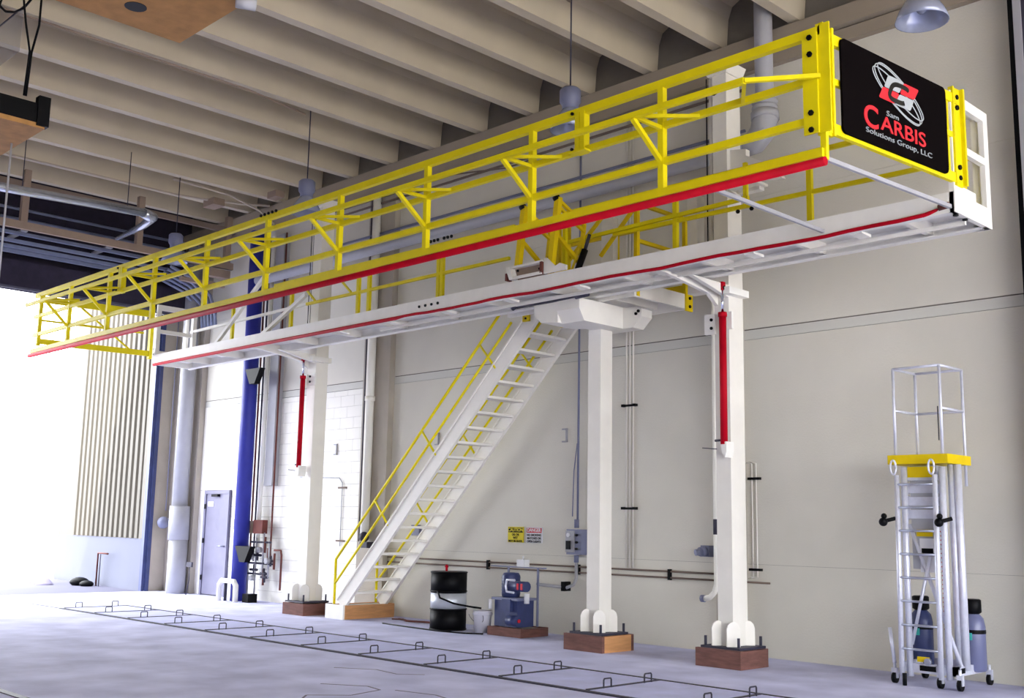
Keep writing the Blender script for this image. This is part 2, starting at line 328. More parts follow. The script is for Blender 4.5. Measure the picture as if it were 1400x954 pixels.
bolts(gn, [(s_, -.02, z) for s_, zz in ((.10, (5.44, 5.32, 4.80, 4.67)), (2.11, (5.47, 5.37, 4.80, 4.70))) for z in zz], r=.024)
def rrect(x0, x1, z0, z1, r, y, n=5):
    p = []
    for cx, cz, a in ((x1-r, z0+r, -90), (x1-r, z1-r, 0), (x0+r, z1-r, 90), (x0+r, z0+r, 180)):
        for i in range(n+1): t = R(a+90*i/n); p.append((cx+r*math.cos(t), y, cz+r*math.sin(t)))
    return p
sg = GB().prism(rrect(.275, 1.872, 4.675, 5.485, .05, -.045), (0, .02, 0)).build('sign', M['sign'], gn, label='black sign with a ringed emblem and red lettering reading CARBIS')
def T(x, z, sh=0): return Matrix.Translation((x, -.047, z)) @ Matrix(((1, sh, 0, 0), (0, 0, -1, 0), (0, 1, 0, 0), (0, 0, 0, 1)))
text('C', .275, M['redlogo'], 'lettering', sg, T(.555, 4.812), 1.15, .004)
text('ARBIS', .183, M['redlogo'], 'lettering', sg, T(.805, 4.832), 1.50, .001)
text('Sam', .066, M['greylogo'], 'lettering', sg, T(.893, 4.974), 1.78, -.0008)
text('Solutions Group, LLC', .0665, M['greylogo'], 'lettering', sg, T(.583, 4.757), 1.72, -.0008)
def quad(p, mt, y=-.056, nm='emblem_tile'):
    # rounded parallelogram
    out = []; n = 4
    for i in range(4):
        a = Vector(p[i]); b = Vector(p[(i-1) % 4]); c = Vector(p[(i+1) % 4])
        s1 = a+(b-a).normalized()*.022; s2 = a+(c-a).normalized()*.022
        for t in range(n+1):
            t = t/n; q = s1*(1-t)**2+a*2*t*(1-t)+s2*t*t; out.append((q.x, y, q.y))
    B().prism(out, (0, .003, 0)).build(nm, mt, sg)
quad([(.868, 5.222), (1.095, 5.222), (1.168, 5.342), (.935, 5.342)], M['greylogo'])
quad([(1.108, 5.222), (1.325, 5.222), (1.405, 5.334), (1.172, 5.334)], M['redlogo'])
quad([(.782, 5.106), (1.015, 5.106), (1.092, 5.215), (.848, 5.215)], M['redlogo'])
quad([(1.022, 5.104), (1.258, 5.104), (1.322, 5.214), (1.098, 5.214)], M['greylogo'])
# italic C across the tiles
cp = []
for i in range(25):
    t = R(48+264*i/24); e = 4
    ct, st_ = math.cos(t), math.sin(t)
    x = .135*math.copysign(abs(ct)**.6, ct); z = .078*math.copysign(abs(st_)**.6, st_); cp.append((1.09+x+z*.55, z+5.212))
cb = B()
for a, b in zip(cp, cp[1:]): cb.bar((a[0], -.060, a[1]), (b[0], -.060, b[1]), .004, .042, (0, 0, 1) if abs(b[0]-a[0]) > abs(b[1]-a[1]) else (1, 0, 0))
for a in cp[1:-1]: cb.tube([(a[0], -.062, a[1]), (a[0], -.058, a[1])], .021, 10)
cb.build('emblem_letter', M['clogo'], sg, label='charcoal letter C')
for k_, (ox, oz, rx, rz) in enumerate(((-.03, -.025, .385, .10), (.0, .0, .385, .125), (.035, .03, .375, .10))):
    ring = B(); pts = []
    th = R(-25)
    for i in range(49):
        t = 2*math.pi*i/48; x = rx*math.cos(t); z = rz*math.sin(t)
        pts.append((1.10+ox+x*math.cos(th)-z*math.sin(th), -.0445, 5.215+oz+x*math.sin(th)+z*math.cos(th)))
    ring.tube(pts, .006, 5, False); ring.build('emblem_ring', M['greylogo'], sg, label='thin grey ellipse')
# ---------------- far end gate
gf = thing('end_gate', 'far yellow end gate with diagonal braces, at the doorway end of the gangway', 'gate', (-19.6, 8.5, 4.5), 'end gates of the gangway')
fa, fb = (-19.64, 7.5), (-19.42, 9.5)
def fp(s, z): return (fa[0]+(fb[0]-fa[0])*s, fa[1]+(fb[1]-fa[1])*s, z)
B().bar(fp(0, 5.36), fp(1, 5.36), .04, .12).build('top_rail', Y, gf)
B().bar(fp(0, 4.98), fp(.93, 4.98), .03, .035).build('middle_rail', Y, gf)
B().bar(fp(0, 4.60), fp(1, 4.60), .04, .10).build('bottom_rail', Y, gf)
B().bar(fp(0, 4.52), fp(0, 5.44), .06, .06).build('upright', Y, gf)
B().bar(fp(1, 4.5), fp(1, 5.5), .09, .06).build('upright', Y, gf)
B().bar(fp(.35, 5.30), fp(.82, 4.62), .025, .03).build('diagonal_brace', Y, gf)
bolts(gf, [fp(1.04, z) for z in (5.35, 5.2, 4.7, 4.6)], 'x')
# ================================================================== WHITE WALKWAY
wk = thing('walkway', 'long white steel walkway between the yellow guardrail and the wall, red hose under its edge', 'walkway', (-11.6, 9.9, 4.45))
W = M['white']
wa, wz = -4.02, -19.2
B().box(wa, wz, 9.50, 9.53, 4.37, 4.56).box(wa, wz, 9.53, 9.60, 4.37, 4.385).build('front_channel', W, wk)
B().box(wa, wz, 10.27, 10.30, 4.37, 4.56).box(wa, wz, 10.2, 10.27, 4.37, 4.385).build('rear_channel', W, wk)
B().box(wa, wz, 9.60, 10.27, 4.52, 4.54).build('deck', M['cream'], wk)
n = 13; j0 = B().box(wa-.6, wa-.54, 9.53, 10.27, 4.40, 4.52).build('joist', M['cream'], wk)
for i in range(1, n): inst(j0, (-1.16*i, 0, 0))
j1 = B().prism([(-4.95, 9.56, 4.355), (-4.95, 9.75, 4.345), (-4.95, 9.75, 4.375), (-4.95, 9.56, 4.375)], (-.12, 0, 0)).build('lug', M['cream'], wk)
for i in range(1, 12): inst(j1, (-1.21*i, 0, 0))
B().box(wa-.05, -12.8, 9.84, 9.87, 4.33, 4.37).build('guide_track', M['cream'], wk)
hs = [(-4.10, 9.53, 4.435)]
for i in range(31):
    x = -4.3-i*.25; hs.append((x, 9.49, 4.372+.007*math.sin(i*.9)-.006*(i % 4 == 0)+(.02 if i < 1 else 0)))
hs += [(-12.0, 9.49, 4.37), (-19.2, 9.49, 4.37)]
B().tube(hs, [.02]*32+[.028, .028], 8).build('hose', M['red'], wk, label='red hose')
B().tube([(-4.06, 9.5, 4.44), (-4.16, 9.5, 4.43)], .03, 10).build('hose_end', M['rust'], wk)
bolts(wk, [(-4.05, 9.60, 4.365), (-4.05, 9.80, 4.365)], 'z', .025)
bolts(wk, [(-11.10-.13*i, 9.495, 4.47) for i in range(4)]+[(-11.0-.1*i, 9.9, 4.36) for i in range(4)], r=.02)
# end frames
def endframe(x, lab=None):
    e = B()
    e.box(x-.05, x, 9.50, 9.58, 4.37, 5.52).box(x-.05, x, 10.22, 10.32, 4.37, 5.52).box(x-.05, x, 9.58, 10.22, 5.42, 5.52)
    e.box(x-.05, x, 9.58, 10.22, 4.98, 5.05).box(x-.05, x, 9.58, 9.97, 4.37, 4.64).box(x-.05, x, 9.97, 10.22, 4.37, 4.56)
    e.box(x-.14, x-.05, 10.27, 10.32, 4.37, 5.52).box(x-.14, x-.05, 9.58, 10.27, 5.47, 5.52)
    return e.build('end_frame', W, wk)
endframe(wa+.01); endframe(wz)
# rear rail, yellow
B().bar((-4.15, 10.2, 5.53), (-9.44, 10.2, 5.55), .045, .05).build('rear_rail', Y, wk); B().bar((-10.35, 10.2, 5.55), (-16.3, 10.2, 5.58), .045, .05).build('rear_rail', Y, wk); B().bar((-9.42, 10.2, 4.54), (-9.42, 10.2, 5.57), .05, .05).build('rear_post', Y, wk)
B().bar((-4.15, 10.2, 5.08), (-8.6, 10.2, 5.12), .04, .045).build('rear_rail', Y, wk); B().bar((-10.45, 10.2, 5.12), (-15.3, 10.2, 5.12), .04, .045).build('rear_rail', Y, wk)
B().bar((-6.60, 10.16, 5.18), (-9.32, 10.16, 5.14), .04, .045).build('rear_rail', Y, wk)
B().bar((-15.3, 10.2, 5.12), (-19.2, 10.2, 5.08), .04, .045).build('rear_rail', W, wk, label='white middle rail at the doorway end')
r0 = B().bar((-5.86, 10.2, 4.545), (-5.86, 10.2, 5.53), .06, .05).build('rear_post', Y, wk)
for x in (-4.22, -7.64, -11.92, -11.84, -13.86, -13.58, -15.75, -17.66): inst(r0, (x+5.86, 0, 0))
B().bar((-6.65, 10.18, 5.12), (-6.65, 10.18, 5.6), .045, .045).build('rear_post', Y, wk)
for xx in (-19.36, -19.10): B().bar((xx, 10.2, 4.54), (xx, 10.2, 5.5), .06, .05).build('rear_post', W, wk, label='white post')
for xx in (-15.49, -14.49): B().bar((xx, 10.2, 5.51), (xx+.43, 10.2, 5.15), .03, .03).build('diagonal_brace', Y, wk)
B().bar((-16.08, 9.95, 5.80), (-17.95, 9.95, 4.56), .06, .06).build('diagonal_brace', W, wk, label='white diagonal brace'); B().bar((-14.95, 9.95, 5.2), (-16.5, 9.95, 4.56), .06, .06).build('diagonal_brace', W, wk, label='white diagonal brace')
bolts(wk, [(-6.75, 10.17, 5.05), (-6.57, 10.17, 5.05)]+[(-11.62-.08*i, 10.16, 5.63) for i in range(3)]+[(-11.92-.08*i, 10.16, 5.63) for i in range(3)], r=.025)
# cross members tying guardrail to walkway at the near end
B().bar((-4.21, 7.58, 4.42), (-4.05, 9.49, 4.42), .03, .035).build('cross_member', M['duct'], wk)
B().bar((-5.32, 7.58, 4.42), (-5.32, 9.49, 4.42), .03, .035).build('cross_member', M['duct'], wk)
# ================================================================== SAFETY GATES by the stair head
def hoop(xb, lab):
    t = thing('safety_gate', lab, 'gate', (xb, 9.9, 4.56), 'tilting safety gates'); y2 = M['yellow2']
    B().bar((xb, 9.60, 4.57), (xb+.11, 9.62, 5.55), .075, .07).build('front_upright', y2, t)
    B().bar((xb, 10.12, 4.57), (xb+.09, 10.12, 5.32), .045, .045).build('rear_upright', y2, t)
    for dz in (0, -.09): B().bar((xb+.11, 9.62, 5.52+dz), (xb+.10, 10.12, 5.30+dz), .04, .035).build('top_bar', y2, t)
    B().bar((xb+.04, 9.63, 5.12), (xb+.03, 10.10, 4.82), .045, .05).build('side_bar', y2, t)
    B().bar((xb-.02, 9.95, 4.57), (xb+.06, 10.05, 4.95), .03, .03).build('spring_strut', y2, t)
    B().tube([(xb+.10, 9.95, 4.60), (xb+.18, 10.04, 4.95)], .042, 10).build('gas_spring', M['black'], t, label='black gas spring')
    B().tube([(xb+.18, 10.04, 4.95), (xb+.22, 10.08, 5.15)], .022, 8).build('spring_rod', M['dark'], t)
    B().tube([(xb+.06, 9.59, 5.53), (xb+.13, 9.60, 5.55)], .035, 8).build('hinge_pin', M['black'], t)
    return t
hoop(-9.70, 'tilting yellow safety gate hoop at the stair head, left of the pair')
hoop(-9.11, 'tilting yellow safety gate hoop at the stair head, right of the pair')
sv = thing('hinged_tray', 'white hinged ramp tray with rusty ends on the walkway at the stair head', 'tray', (-9.4, 9.5, 4.56))
B().box(-9.66, -9.12, 9.53, 9.55, 4.57, 4.72).build('back_plate', M['tan'], sv, label='brown stained back plate')
B().box(-9.68, -9.10, 9.45, 9.55, 4.715, 4.74).build('top_lip', M['cream'], sv)
B().prism([(-9.64, 9.44, 4.565), (-9.12, 9.44, 4.565), (-9.10, 9.44, 4.60), (-9.62, 9.44, 4.60)], (0, .02, 0)).build('bottom_lip', M['cream'], sv)
B().prism([(-9.72, 9.43, 4.70), (-9.72, 9.43, 4.74), (-9.66, 9.43, 4.73), (-9.60, 9.43, 4.565), (-9.66, 9.43, 4.565)], (0, .12, 0)).build('side_cheek', M['cream'], sv)
B().box(-9.745, -9.72, 9.44, 9.54, 4.565, 4.66).build('side_cheek', M['rust'], sv, label='rusty end of the tray')
B().box(-9.14, -9.10, 9.44, 9.55, 4.58, 4.72).build('side_cheek', M['rust'], sv, label='rusty end of the tray')
bolts(sv, [(-9.60, 9.525, 4.69), (-9.22, 9.525, 4.66)])
B().prism([(-9.09, 9.46, 4.565), (-8.72, 9.46, 4.565), (-8.72, 9.46, 4.62), (-8.82, 9.46, 4.66), (-8.90, 9.46, 4.63), (-9.05, 9.46, 4.76), (-9.09, 9.46, 4.76)], (0, .03, 0)).build('end_plate', M['cream'], sv)
# ================================================================== LANDING behind the walkway
ld = thing('stair_landing', 'cream stair landing with a yellow guardrail behind the walkway, over the middle column', 'landing', (-9.2, 10.8, 4.3))
B().box(-10.6, -8.37, 10.33, 10.37, 4.33, 4.52).box(-8.41, -8.37, 10.37, 11.45, 4.33, 4.52).box(-10.6, -8.41, 11.41, 11.45, 4.33, 4.52).box(-10.6, -8.41, 10.37, 11.41, 4.48, 4.50).build('deck_frame', M['cream'], ld)
for x in (-10.1, -9.6, -8.9): B().box(x, x+.05, 10.37, 11.41, 4.38, 4.48).build('joist', M['cream'], ld)
for x, y in ((-9.55, 11.4), (-8.39, 11.4), (-8.39, 10.40), (-9.55, 10.40), (-10.55, 11.4), (-9.72, 10.40)):
    B().bar((x, y, 4.34), (x, y, 5.56), .055, .055).build('rail_post', M['yellow2'], ld)
B().bar((-8.39, 10.40, 5.53), (-8.39, 11.4, 5.53), .045, .045).build('guard_bar', M['yellow2'], ld)
B().bar((-8.39, 10.40, 5.05), (-8.39, 11.4, 5.05), .045, .045).build('guard_bar', M['yellow2'], ld)
B().bar((-10.55, 11.40, 5.53), (-8.39, 11.40, 5.53), .045, .045).build('guard_bar', M['yellow2'], ld)
B().bar((-10.55, 11.40, 5.05), (-8.39, 11.40, 5.05), .045, .045).build('guard_bar', M['yellow2'], ld)
B().bar((-10.55, 11.40, 4.60), (-8.39, 11.40, 4.60), .02, .10).build('toe_board', M['yellow2'], ld)
B().bar((-9.0, 10.42, 4.95), (-8.43, 10.42, 5.5), .04, .04).bar((-9.55, 10.42, 4.98), (-8.9, 10.42, 5.53), .04, .04).build('diagonal_brace', M['yellow2'], ld)
B().box(-8.37, -8.345, 11.36, 11.50, 4.30, 4.54).build('end_plate', M['yellow2'], ld, label='yellow bolted end plate')
bolts(ld, [(-8.34, y, z) for y in (11.43,) for z in (4.36, 4.47)], 'x', .022)
# crosshead bracket on the middle column
ch = thing('column_crosshead', 'cream steel crosshead box on top of the middle column', 'bracket', (-9.0, 10.5, 4.05))
B().prism([(-9.32, 9.95, 4.20), (-9.32, 10.05, 4.05), (-9.32, 11.02, 4.05), (-9.32, 11.02, 4.33), (-9.32, 9.95, 4.33)], (.38, 0, 0)).build('box_beam', M['cream'], ch)
B().prism([(-9.74, 9.97, 4.20), (-9.62, 9.97, 4.09), (-9.32, 9.97, 4.06), (-9.32, 9.97, 4.33), (-9.74, 9.97, 4.33)], (0, .6, 0)).build('side_wing', M['cream'], ch)
B().prism([(-8.94, 10.80, 4.05), (-8.78, 10.80, 4.05), (-8.64, 10.80, 4.18), (-8.64, 10.80, 4.28), (-8.94, 10.80, 4.33)], (0, .22, 0)).build('side_wing', M['cream'], ch)
bolts(ch, [(-8.68, 10.79, 4.25), (-8.72, 10.79, 4.22)], r=.02)
# operating linkage under the walkway
B().bar((-10.0, 9.9, 4.33), (-9.0, 9.95, 4.345), .05, .03).tube([(-8.95, 9.9, 4.33), (-8.75, 9.9, 4.34)], .035, 8).tube([(-10.05, 9.88, 4.31), (-9.98, 9.88, 4.35)], .03, 8).build('release_linkage', M['dark'], wk, label='dark release linkage under the deck')
# ================================================================== COLUMNS
def column(x0, x1, y0, y1, zt, lab, gussets=True):
    cx, cy = (x0+x1)/2, (y0+y1)/2
    t = thing('steel_column', lab, 'column', (cx, cy, .2), 'cream steel columns')
    B().box(x0, x1, y0, y1, .225, zt).build('shaft', M['cream'], t)
    bp = B().box(cx-.26, cx+.26, cy-.26, cy+.26, .20, .225).build('base_plate', M['dark'], t, label='dark steel base plate')
    h = .36
    for (ox, oy, dx) in ((-.05, y0, 0), (.0, y0, 0),):
        pass
    for (px, py) in ((x0, y0), (x1, y0), (x1, y1), (x0, y1)):      # rounded ear plates across the corners
        w_ = .075; u = (.7071, .7071) if (px, py) != (x0, y1) else (-.7071, .7071); nn = (u[1]*.02, -u[0]*.02)
        prof = [(-w_, 0), (w_, 0), (w_, .19), (w_*.8, .235), (w_*.4, .265), (0, .272), (-w_*.4, .265), (-w_*.8, .235), (-w_, .19)]
        B().prism([(px+u[0]*a_-nn[0], py+u[1]*a_-nn[1], .225+h_) for a_, h_ in prof], (nn[0]*2.5, nn[1]*2.5, 0)).build('gusset', M['cream'], t)
    for sx in (-1, 1):
        for sy in (-1, 1): B().tube([(cx+sx*.22, cy+sy*.22, .2), (cx+sx*.22, cy+sy*.22, .33)], .016, 6).build('anchor_bolt', M['dark'], t)
    return t
c3 = column(-7.40, -7.20, 10.63, 10.92, 7.10, 'right cream column with the large red cylinder on its face, rising almost to the ceiling')
c2 = column(-9.38, -9.17, 10.63, 10.86, 4.06, 'middle cream column carrying the stair landing')
c1 = column(-15.84, -15.60, 10.65, 10.90, 7.10, 'left cream column with the smaller looking red cylinder, standing by the block wall')
# upper fittings of column 3 and 1
for (t, x0, x1, tag_) in ((c3, -7.40, -7.20, 3), (c1, -15.84, -15.60, 1)):
    B().box(x0-.10, x0-.03, 10.70, 10.80, 4.6, 7.0).build('guide_rail', M['cream'], t)
    B().tube([(x0-.015, 10.66, 4.6), (x0-.015, 10.66, 7.0)], .008, 6).tube([(x0-.12, 10.68, 4.6), (x0-.12, 10.68, 7.0)], .008, 6).build('guide_line', M['black'], t)
    B().prism([(x0-.12, 10.60, 7.10), (x1+.08, 10.60, 7.10), (x1+.02, 10.60, 6.98), (x0-.05, 10.60, 6.98)], (0, .35, 0)).build('head_plate', M['cream'], t)
    B().tube([(x0+.03, 10.6, 6.78), (x0+.03, 10.63, 6.78)], .05, 8).build('stop_bolt', M['black'], t)
    B().box(x0-.12, x0+.02, 10.595, 10.63, 3.78, 4.02).build('clamp_plate', W, t); B().box(x1-.10, x1+.06, 10.595, 10.63, 3.82, 4.02).build('clamp_plate', W, t)
    bolts(t, [(x0-.02, 10.59, 3.85), (x0-.02, 10.59, 3.95), (x1-.07, 10.59, 3.88), (x1-.07, 10.59, 3.97)], r=.02)
    # knee bracket under the walkway
    B().prism([(x0+.0, 9.60, 4.35), (x0+.0, 10.63, 4.35), (x0+.0, 10.63, 4.12), (x0+.0, 10.45, 4.24)], (.05, 0, 0)).build('knee_bracket', M['cream'], t)
    B().prism([(x1-.06, 9.9, 4.35), (x1-.06, 10.63, 4.35), (x1-.06, 10.63, 4.20)], (.06, 0, 0)).build('knee_bracket', M['cream'], t)
    B().box(x1-.02, x1+.10, 10.5, 10.9, 4.22, 4.30).build('saddle', W, t)
for a, b, zt in ((-8.02, -7.86, 5.62), (-7.70, -7.56, 5.62)):
    pass
B().box(-8.02, -7.87, 10.95, 11.10, 4.5, 5.66).build('side_mast', M['cream'], c3); B().box(-7.68, -7.55, 10.95, 11.10, 4.5, 5.66).build('side_mast', M['cream'], c3)
B().prism([(-8.02, 10.95, 4.40), (-7.40, 10.95, 4.40), (-7.40, 10.95, 4.5), (-8.02, 10.95, 4.5)], (0, .15, 0)).build('mast_foot', M['cream'], c3)
B().prism([(-7.20, 10.70, 6.02), (-6.98, 10.70, 5.98), (-6.98, 10.70, 5.90), (-6.56, 10.70, 5.66), (-6.50, 10.70, 5.52), (-6.9, 10.70, 5.58), (-7.20, 10.70, 5.72)], (0, .08, 0)).build('arm_bracket', M['cream'], c3, label='cream bracket arm pointing right')
B().box(-7.05, -6.75, 10.62, 10.72, 5.42, 5.50).box(-7.1, -6.7, 10.5, 10.72, 5.46, 5.49).build('stop_block', M['cream'], c3)
B().box(-9.40, -9.20, 10.9, 11.0, 4.5, 5.62).build('upper_post', M['cream'], ld, label='cream post rising through the landing')
# timber bases under the columns
def tbase(x0, x1, y0, y1, z, mt, lab, mt2=None):
    t = thing('timber_plinth', lab, 'base', ((x0+x1)/2, (y0+y1)/2, 0), 'timber plinths under the steelwork')
    B().box(x0, x1, y0, y0+.05, .0, z).build('plank', mt, t); B().box(x0, x1, y1-.05, y1, 0, z).build('plank', mt, t)
    B().box(x1-.05, x1, y0+.05, y1-.05, .0, z-.005).build('plank', mt2 or mt, t); B().box(x0, x0+.05, y0+.05, y1-.05, 0, z-.005).build('plank', mt, t)
    B().box(x0+.05, x1-.05, y0+.05, y1-.05, 0, z-.015).build('fill', M['conc'], t)
    return t
tbase(-7.60, -7.00, 10.47, 11.02, .20, M['wooddark'], 'dark red-brown timber base under the right column')
tbase(-9.60, -8.97, 10.45, 11.06, .20, M['wooddark'], 'timber base under the middle column, dark front and orange side', M['wood'])
tbase(-16.02, -15.42, 10.50, 11.08, .19, M['wooddark'], 'brown timber base under the left column')
sb = tbase(-14.98, -14.50, 10.66, 11.66, .22, M['wood'], 'fresh orange timber base with a white end under the foot of the stairs')
B().box(-14.985, -14.50, 10.63, 10.66, 0, .225).build('end_board', W, sb, label='white painted end board')
pb = tbase(-11.50, -10.84, 10.93, 11.48, .12, M['wooddark'], 'low dark timber base under the blue power unit')
# ================================================================== RED CYLINDERS
def cyl(x, y, z0, z1, zr, lab):
    t = thing('hydraulic_cylinder', lab, 'cylinder', (x, y, z0), 'red hydraulic cylinders')
    B().tube([(x, y, z0), (x, y, z1)], .042, 14).build('barrel', M['red'], t)
    B().tube([(x, y, z1-.0), (x, y, z1+.05)], .052, 14).build('gland', M['red'], t)
    B().tube([(x, y, z1+.05), (x, y, zr)], .016, 10).build('rod', M['chrome'], t)
    B().box(x-.025, x+.025, y-.03, y+.03, zr, zr+.10).build('rod_clevis', M['red'], t)
    B().tube([(x-.05, y, zr+.03), (x+.03, y, zr+.03)], .025, 8).build('pin', M['black'], t)
    B().prism([(x-.035, y-.03, z0+.02), (x+.05, y-.03, z0+.03), (x+.05, y-.03, z0-.08), (x+.03, y-.03, z0-.15), (x-.01, y-.03, z0-.10)], (0, .15, 0)).build('foot_bracket', W, t, label='white foot bracket')
    B().tube([(x, y, z0+.05), (x-.14, y+.03, z0+.05)], .015, 6).tube([(x-.10, y, z0-.05), (x-.3, y, z0-.03)], .006, 6).build('port_pipe', M['dark'], t)
    return t
cyl(-7.20, 10.50, 2.47, 3.95, 4.26, 'long red hydraulic cylinder hanging on the face of the right column')
cyl(-15.75, 10.50, 2.42, 3.93, 4.24, 'thin red hydraulic cylinder hanging on the face of the left column')
# ================================================================== STAIR
s = thing('stair', 'steep white steel stair with yellow handrails climbing to the landing', 'stair', (-14.7, 11.1, .22))
S0, S1 = Vector((-14.66, 0, .22)), Vector((-10.42, 0, 4.42)); dS = (S1-S0).normalized()
for y in (10.70, 11.50):
    B().bar((S0.x, y, S0.z), (S1.x, y, S1.z), .05, .22).build('stringer', M['cream'], s)
    B().bar((S0.x-.075, y, S0.z+.075), (S1.x-.075, y, S1.z+.075), .09, .02).build('stringer_flange', M['cream'], s)
tr = None; nt_ = 19
for i in range(nt_):
    z = .42+i*.2085; x = S0.x+(z-S0.z)*(S1.x-S0.x)/(S1.z-S0.z)
    if tr is None: tr = B().box(x-.11, x+.11, 10.725, 11.475, z-.018, z+.018).build('tread', M['cream'], s); xz = (x, z)
    else: inst(tr, (x-xz[0], 0, z-xz[1]))
nrm = Vector((-dS.z, 0, dS.x))
for yi, y in enumerate((10.68, 11.52)):
    def off(p, d): q = p+nrm*d; return (q.x, y, q.z)
    lo = S0+dS*.25; hi = S1+dS*(.15)
    A = Vector((-14.82, 0, .93)); A2 = Vector((-14.82, 0, .56))
    # end post, upper and lower rails
    B().tube([(-14.82, y, .22), (-14.82, y, .93)], .022, 8).build('handrail_post', Y, s)
    e1 = Vector((-10.95, 0, 4.66)); B().tube([(A.x, y, A.z), (e1.x, y, e1.z)], .021, 8).build('handrail', Y, s)
    A3 = Vector((-14.82, 0, .55)); e2 = A3+(e1-A).normalized()*((e1-A).length+.1)
    B().tube([(A3.x, y, A3.z), (e2.x, y, e2.z)], .019, 8).build('handrail', Y, s)
    for t in (.25, .53, .85):
        p = A+(e1-A)*t; q = p+Vector((.33, 0, -.36))
        B().tube([(p.x, y, p.z), (q.x+.02, y, q.z-.02)], .017, 8).build('handrail_post', Y, s)
B().tube([(-10.55, 11.53, 4.32), (-10.55, 11.57, 4.32)], .03, 8).build('bolt', M['black'], s)
B().box(-10.62, -10.50, 10.64, 10.69, 4.32, 4.50).build('head_bracket', M['yellow2'], s, label='yellow head bracket'); bolts(s, [(-10.55, 10.635, 4.36)])
# ================================================================== DRUM, BUCKET, POWER UNIT
d = thing('oil_drum', 'black steel drum with a silver band around its middle, right of the stairs', 'drum', (-12.22, 10.98, 0))
dx, dy = -12.36, 10.95
def ring(z0, z1, mt, nm, r=.265):
    B().lathe([(r, z0), (r, z1)], (dx, dy, 0), 28).build(nm, mt, d)
ring(.0, .30, M['black'], 'lower_body'); ring(.30, .53, M['band'], 'silver_band', .264); ring(.53, .83, M['black'], 'upper_body')
for z in (.0, .285, .54, .81): B().lathe([(.262, z), (.275, z+.008), (.275, z+.018), (.262, z+.026)], (dx, dy, 0), 28).build('hoop', M['black'] if z else M['black'], d)
B().lathe([(.25, .815), (.25, .822)], (dx, dy, 0), 28).build('lid', M['greyblue'], d)
B().tube([(dx-.06, dy, .82), (dx-.06, dy, .93)], .018, 8).tube([(dx-.09, dy, .90), (dx-.03, dy, .90)], .012, 6).build('bung_valve', M['red'], d, label='red valve on the lid')
hz = [(dx+.06, 10.68, .56), (dx+.14, 10.66, .47), (-11.98, 10.72, .40), (-11.82, 10.9, .36), (-11.74, 11.03, .34)]
B().tube(hz, .014, 8).build('hose', M['black'], None, label='black hose drooping from the drum into the bucket', cat='hose')
b = thing('bucket', 'white plastic bucket beside the black drum', 'bucket', (-11.76, 11.08, 0))
B().lathe([(.115, .0), (.14, .30), (.14, .305), (.134, .305), (.11, .01)], (-11.76, 11.08, 0), 20).build('pail', M['bucket'], b)
B().lathe([(.143, .245), (.148, .25), (.148, .265), (.143, .27)], (-11.76, 11.08, 0), 20, False).build('rim', M['bucket'], b)
B().tube([(-11.76+.148*math.cos(a), 11.08+.148*math.sin(a)*.4-.135, .25-.12*math.sin(a)) for a in [math.pi*i/10 for i in range(11)]], .004, 5).build('handle', M['dark'], b)
p = thing('power_unit', 'blue-grey hydraulic power unit with an upright motor, on a low timber base', 'machine', (-11.1, 11.3, .13))
B().prism([(-11.38, 11.12, .13), (-10.78, 11.12, .13), (-10.78, 11.12, .56), (-11.38, 11.12, .56)], (0, .36, 0)).build('tank', M['navy'], p)
B().box(-11.42, -10.74, 11.08, 11.52, .56, .60).build('lid', M['greyblue'], p)
B().lathe([(.14, .60), (.16, .63), (.16, .95), (.13, 1.0), (.05, 1.01)], (-11.17, 11.3, 0), 18).build('motor', M['navy'], p)
for z in (.66, .71, .76, .81, .86, .91): B().lathe([(.158, z), (.17, z+.006), (.158, z+.012)], (-11.17, 11.3, 0), 18, False).build('cooling_fin', M['navy'], p)
B().tube([(-10.92, 11.10, .80), (-10.52, 11.10, .80)], .085, 14).build('valve_body', M['navy'], p)
B().tube([(-10.72, 11.0, .90), (-10.92, 11.0, .90), (-10.95, 11.0, .80), (-10.92, 11.0, .71), (-10.74, 11.0, .70)], .02, 8).build('terminal_box', M['alu'], p, label='pale terminal ring')
for x in (-10.66, -10.56): B().box(x-.02, x+.02, 11.005, 11.02, .75, .85).build('red_tag', M['redsign'], p, label='red tag')
B().tube([(-11.0, 11.12, .50), (-11.0, 11.08, .50)], .04, 14).build('sight_gauge', M['duct'], p)
B().box(-11.12, -10.90, 11.06, 11.12, .38, .58).build('side_cover', M['navy'], p)
B().tube([(-10.98, 11.10, .24), (-10.72, 11.10, .24)], .085, 16).build('pump', M['navy'], p); B().tube([(-10.72, 11.10, .24), (-10.70, 11.10, .24)], .03, 8).build('pump_label', M['redsign'], p)
B().tube([(-10.66, 11.22, .52), (-10.66, 11.22, .68)], .045, 12).build('filter', M['signwhite'], p, label='white filter canister')
B().tube([(-11.45, 11.08, .40), (-11.45, 11.08, .56)], .03, 10).build('breather', M['signwhite'], p)
for x in (-11.5, -10.72): B().box(x-.015, x+.015, 11.50, 11.53, .13, 1.08).build('stand_leg', M['greyblue'], p)
B().box(-11.95, -10.55, 11.48, 11.56, 1.08, 1.10).build('stand_bar', M['greyblue'], p)
B().box(-11.22, -11.02, 11.46, 11.58, 1.10, 1.22).tube([(-11.12, 11.52, 1.22), (-11.12, 11.52, 1.28)], .015, 6).build('junction_box', M['signwhite'], p, label='small white box')
p.scale = (.76, .9, .84); p.location = (-11.26, 11.2, .122)
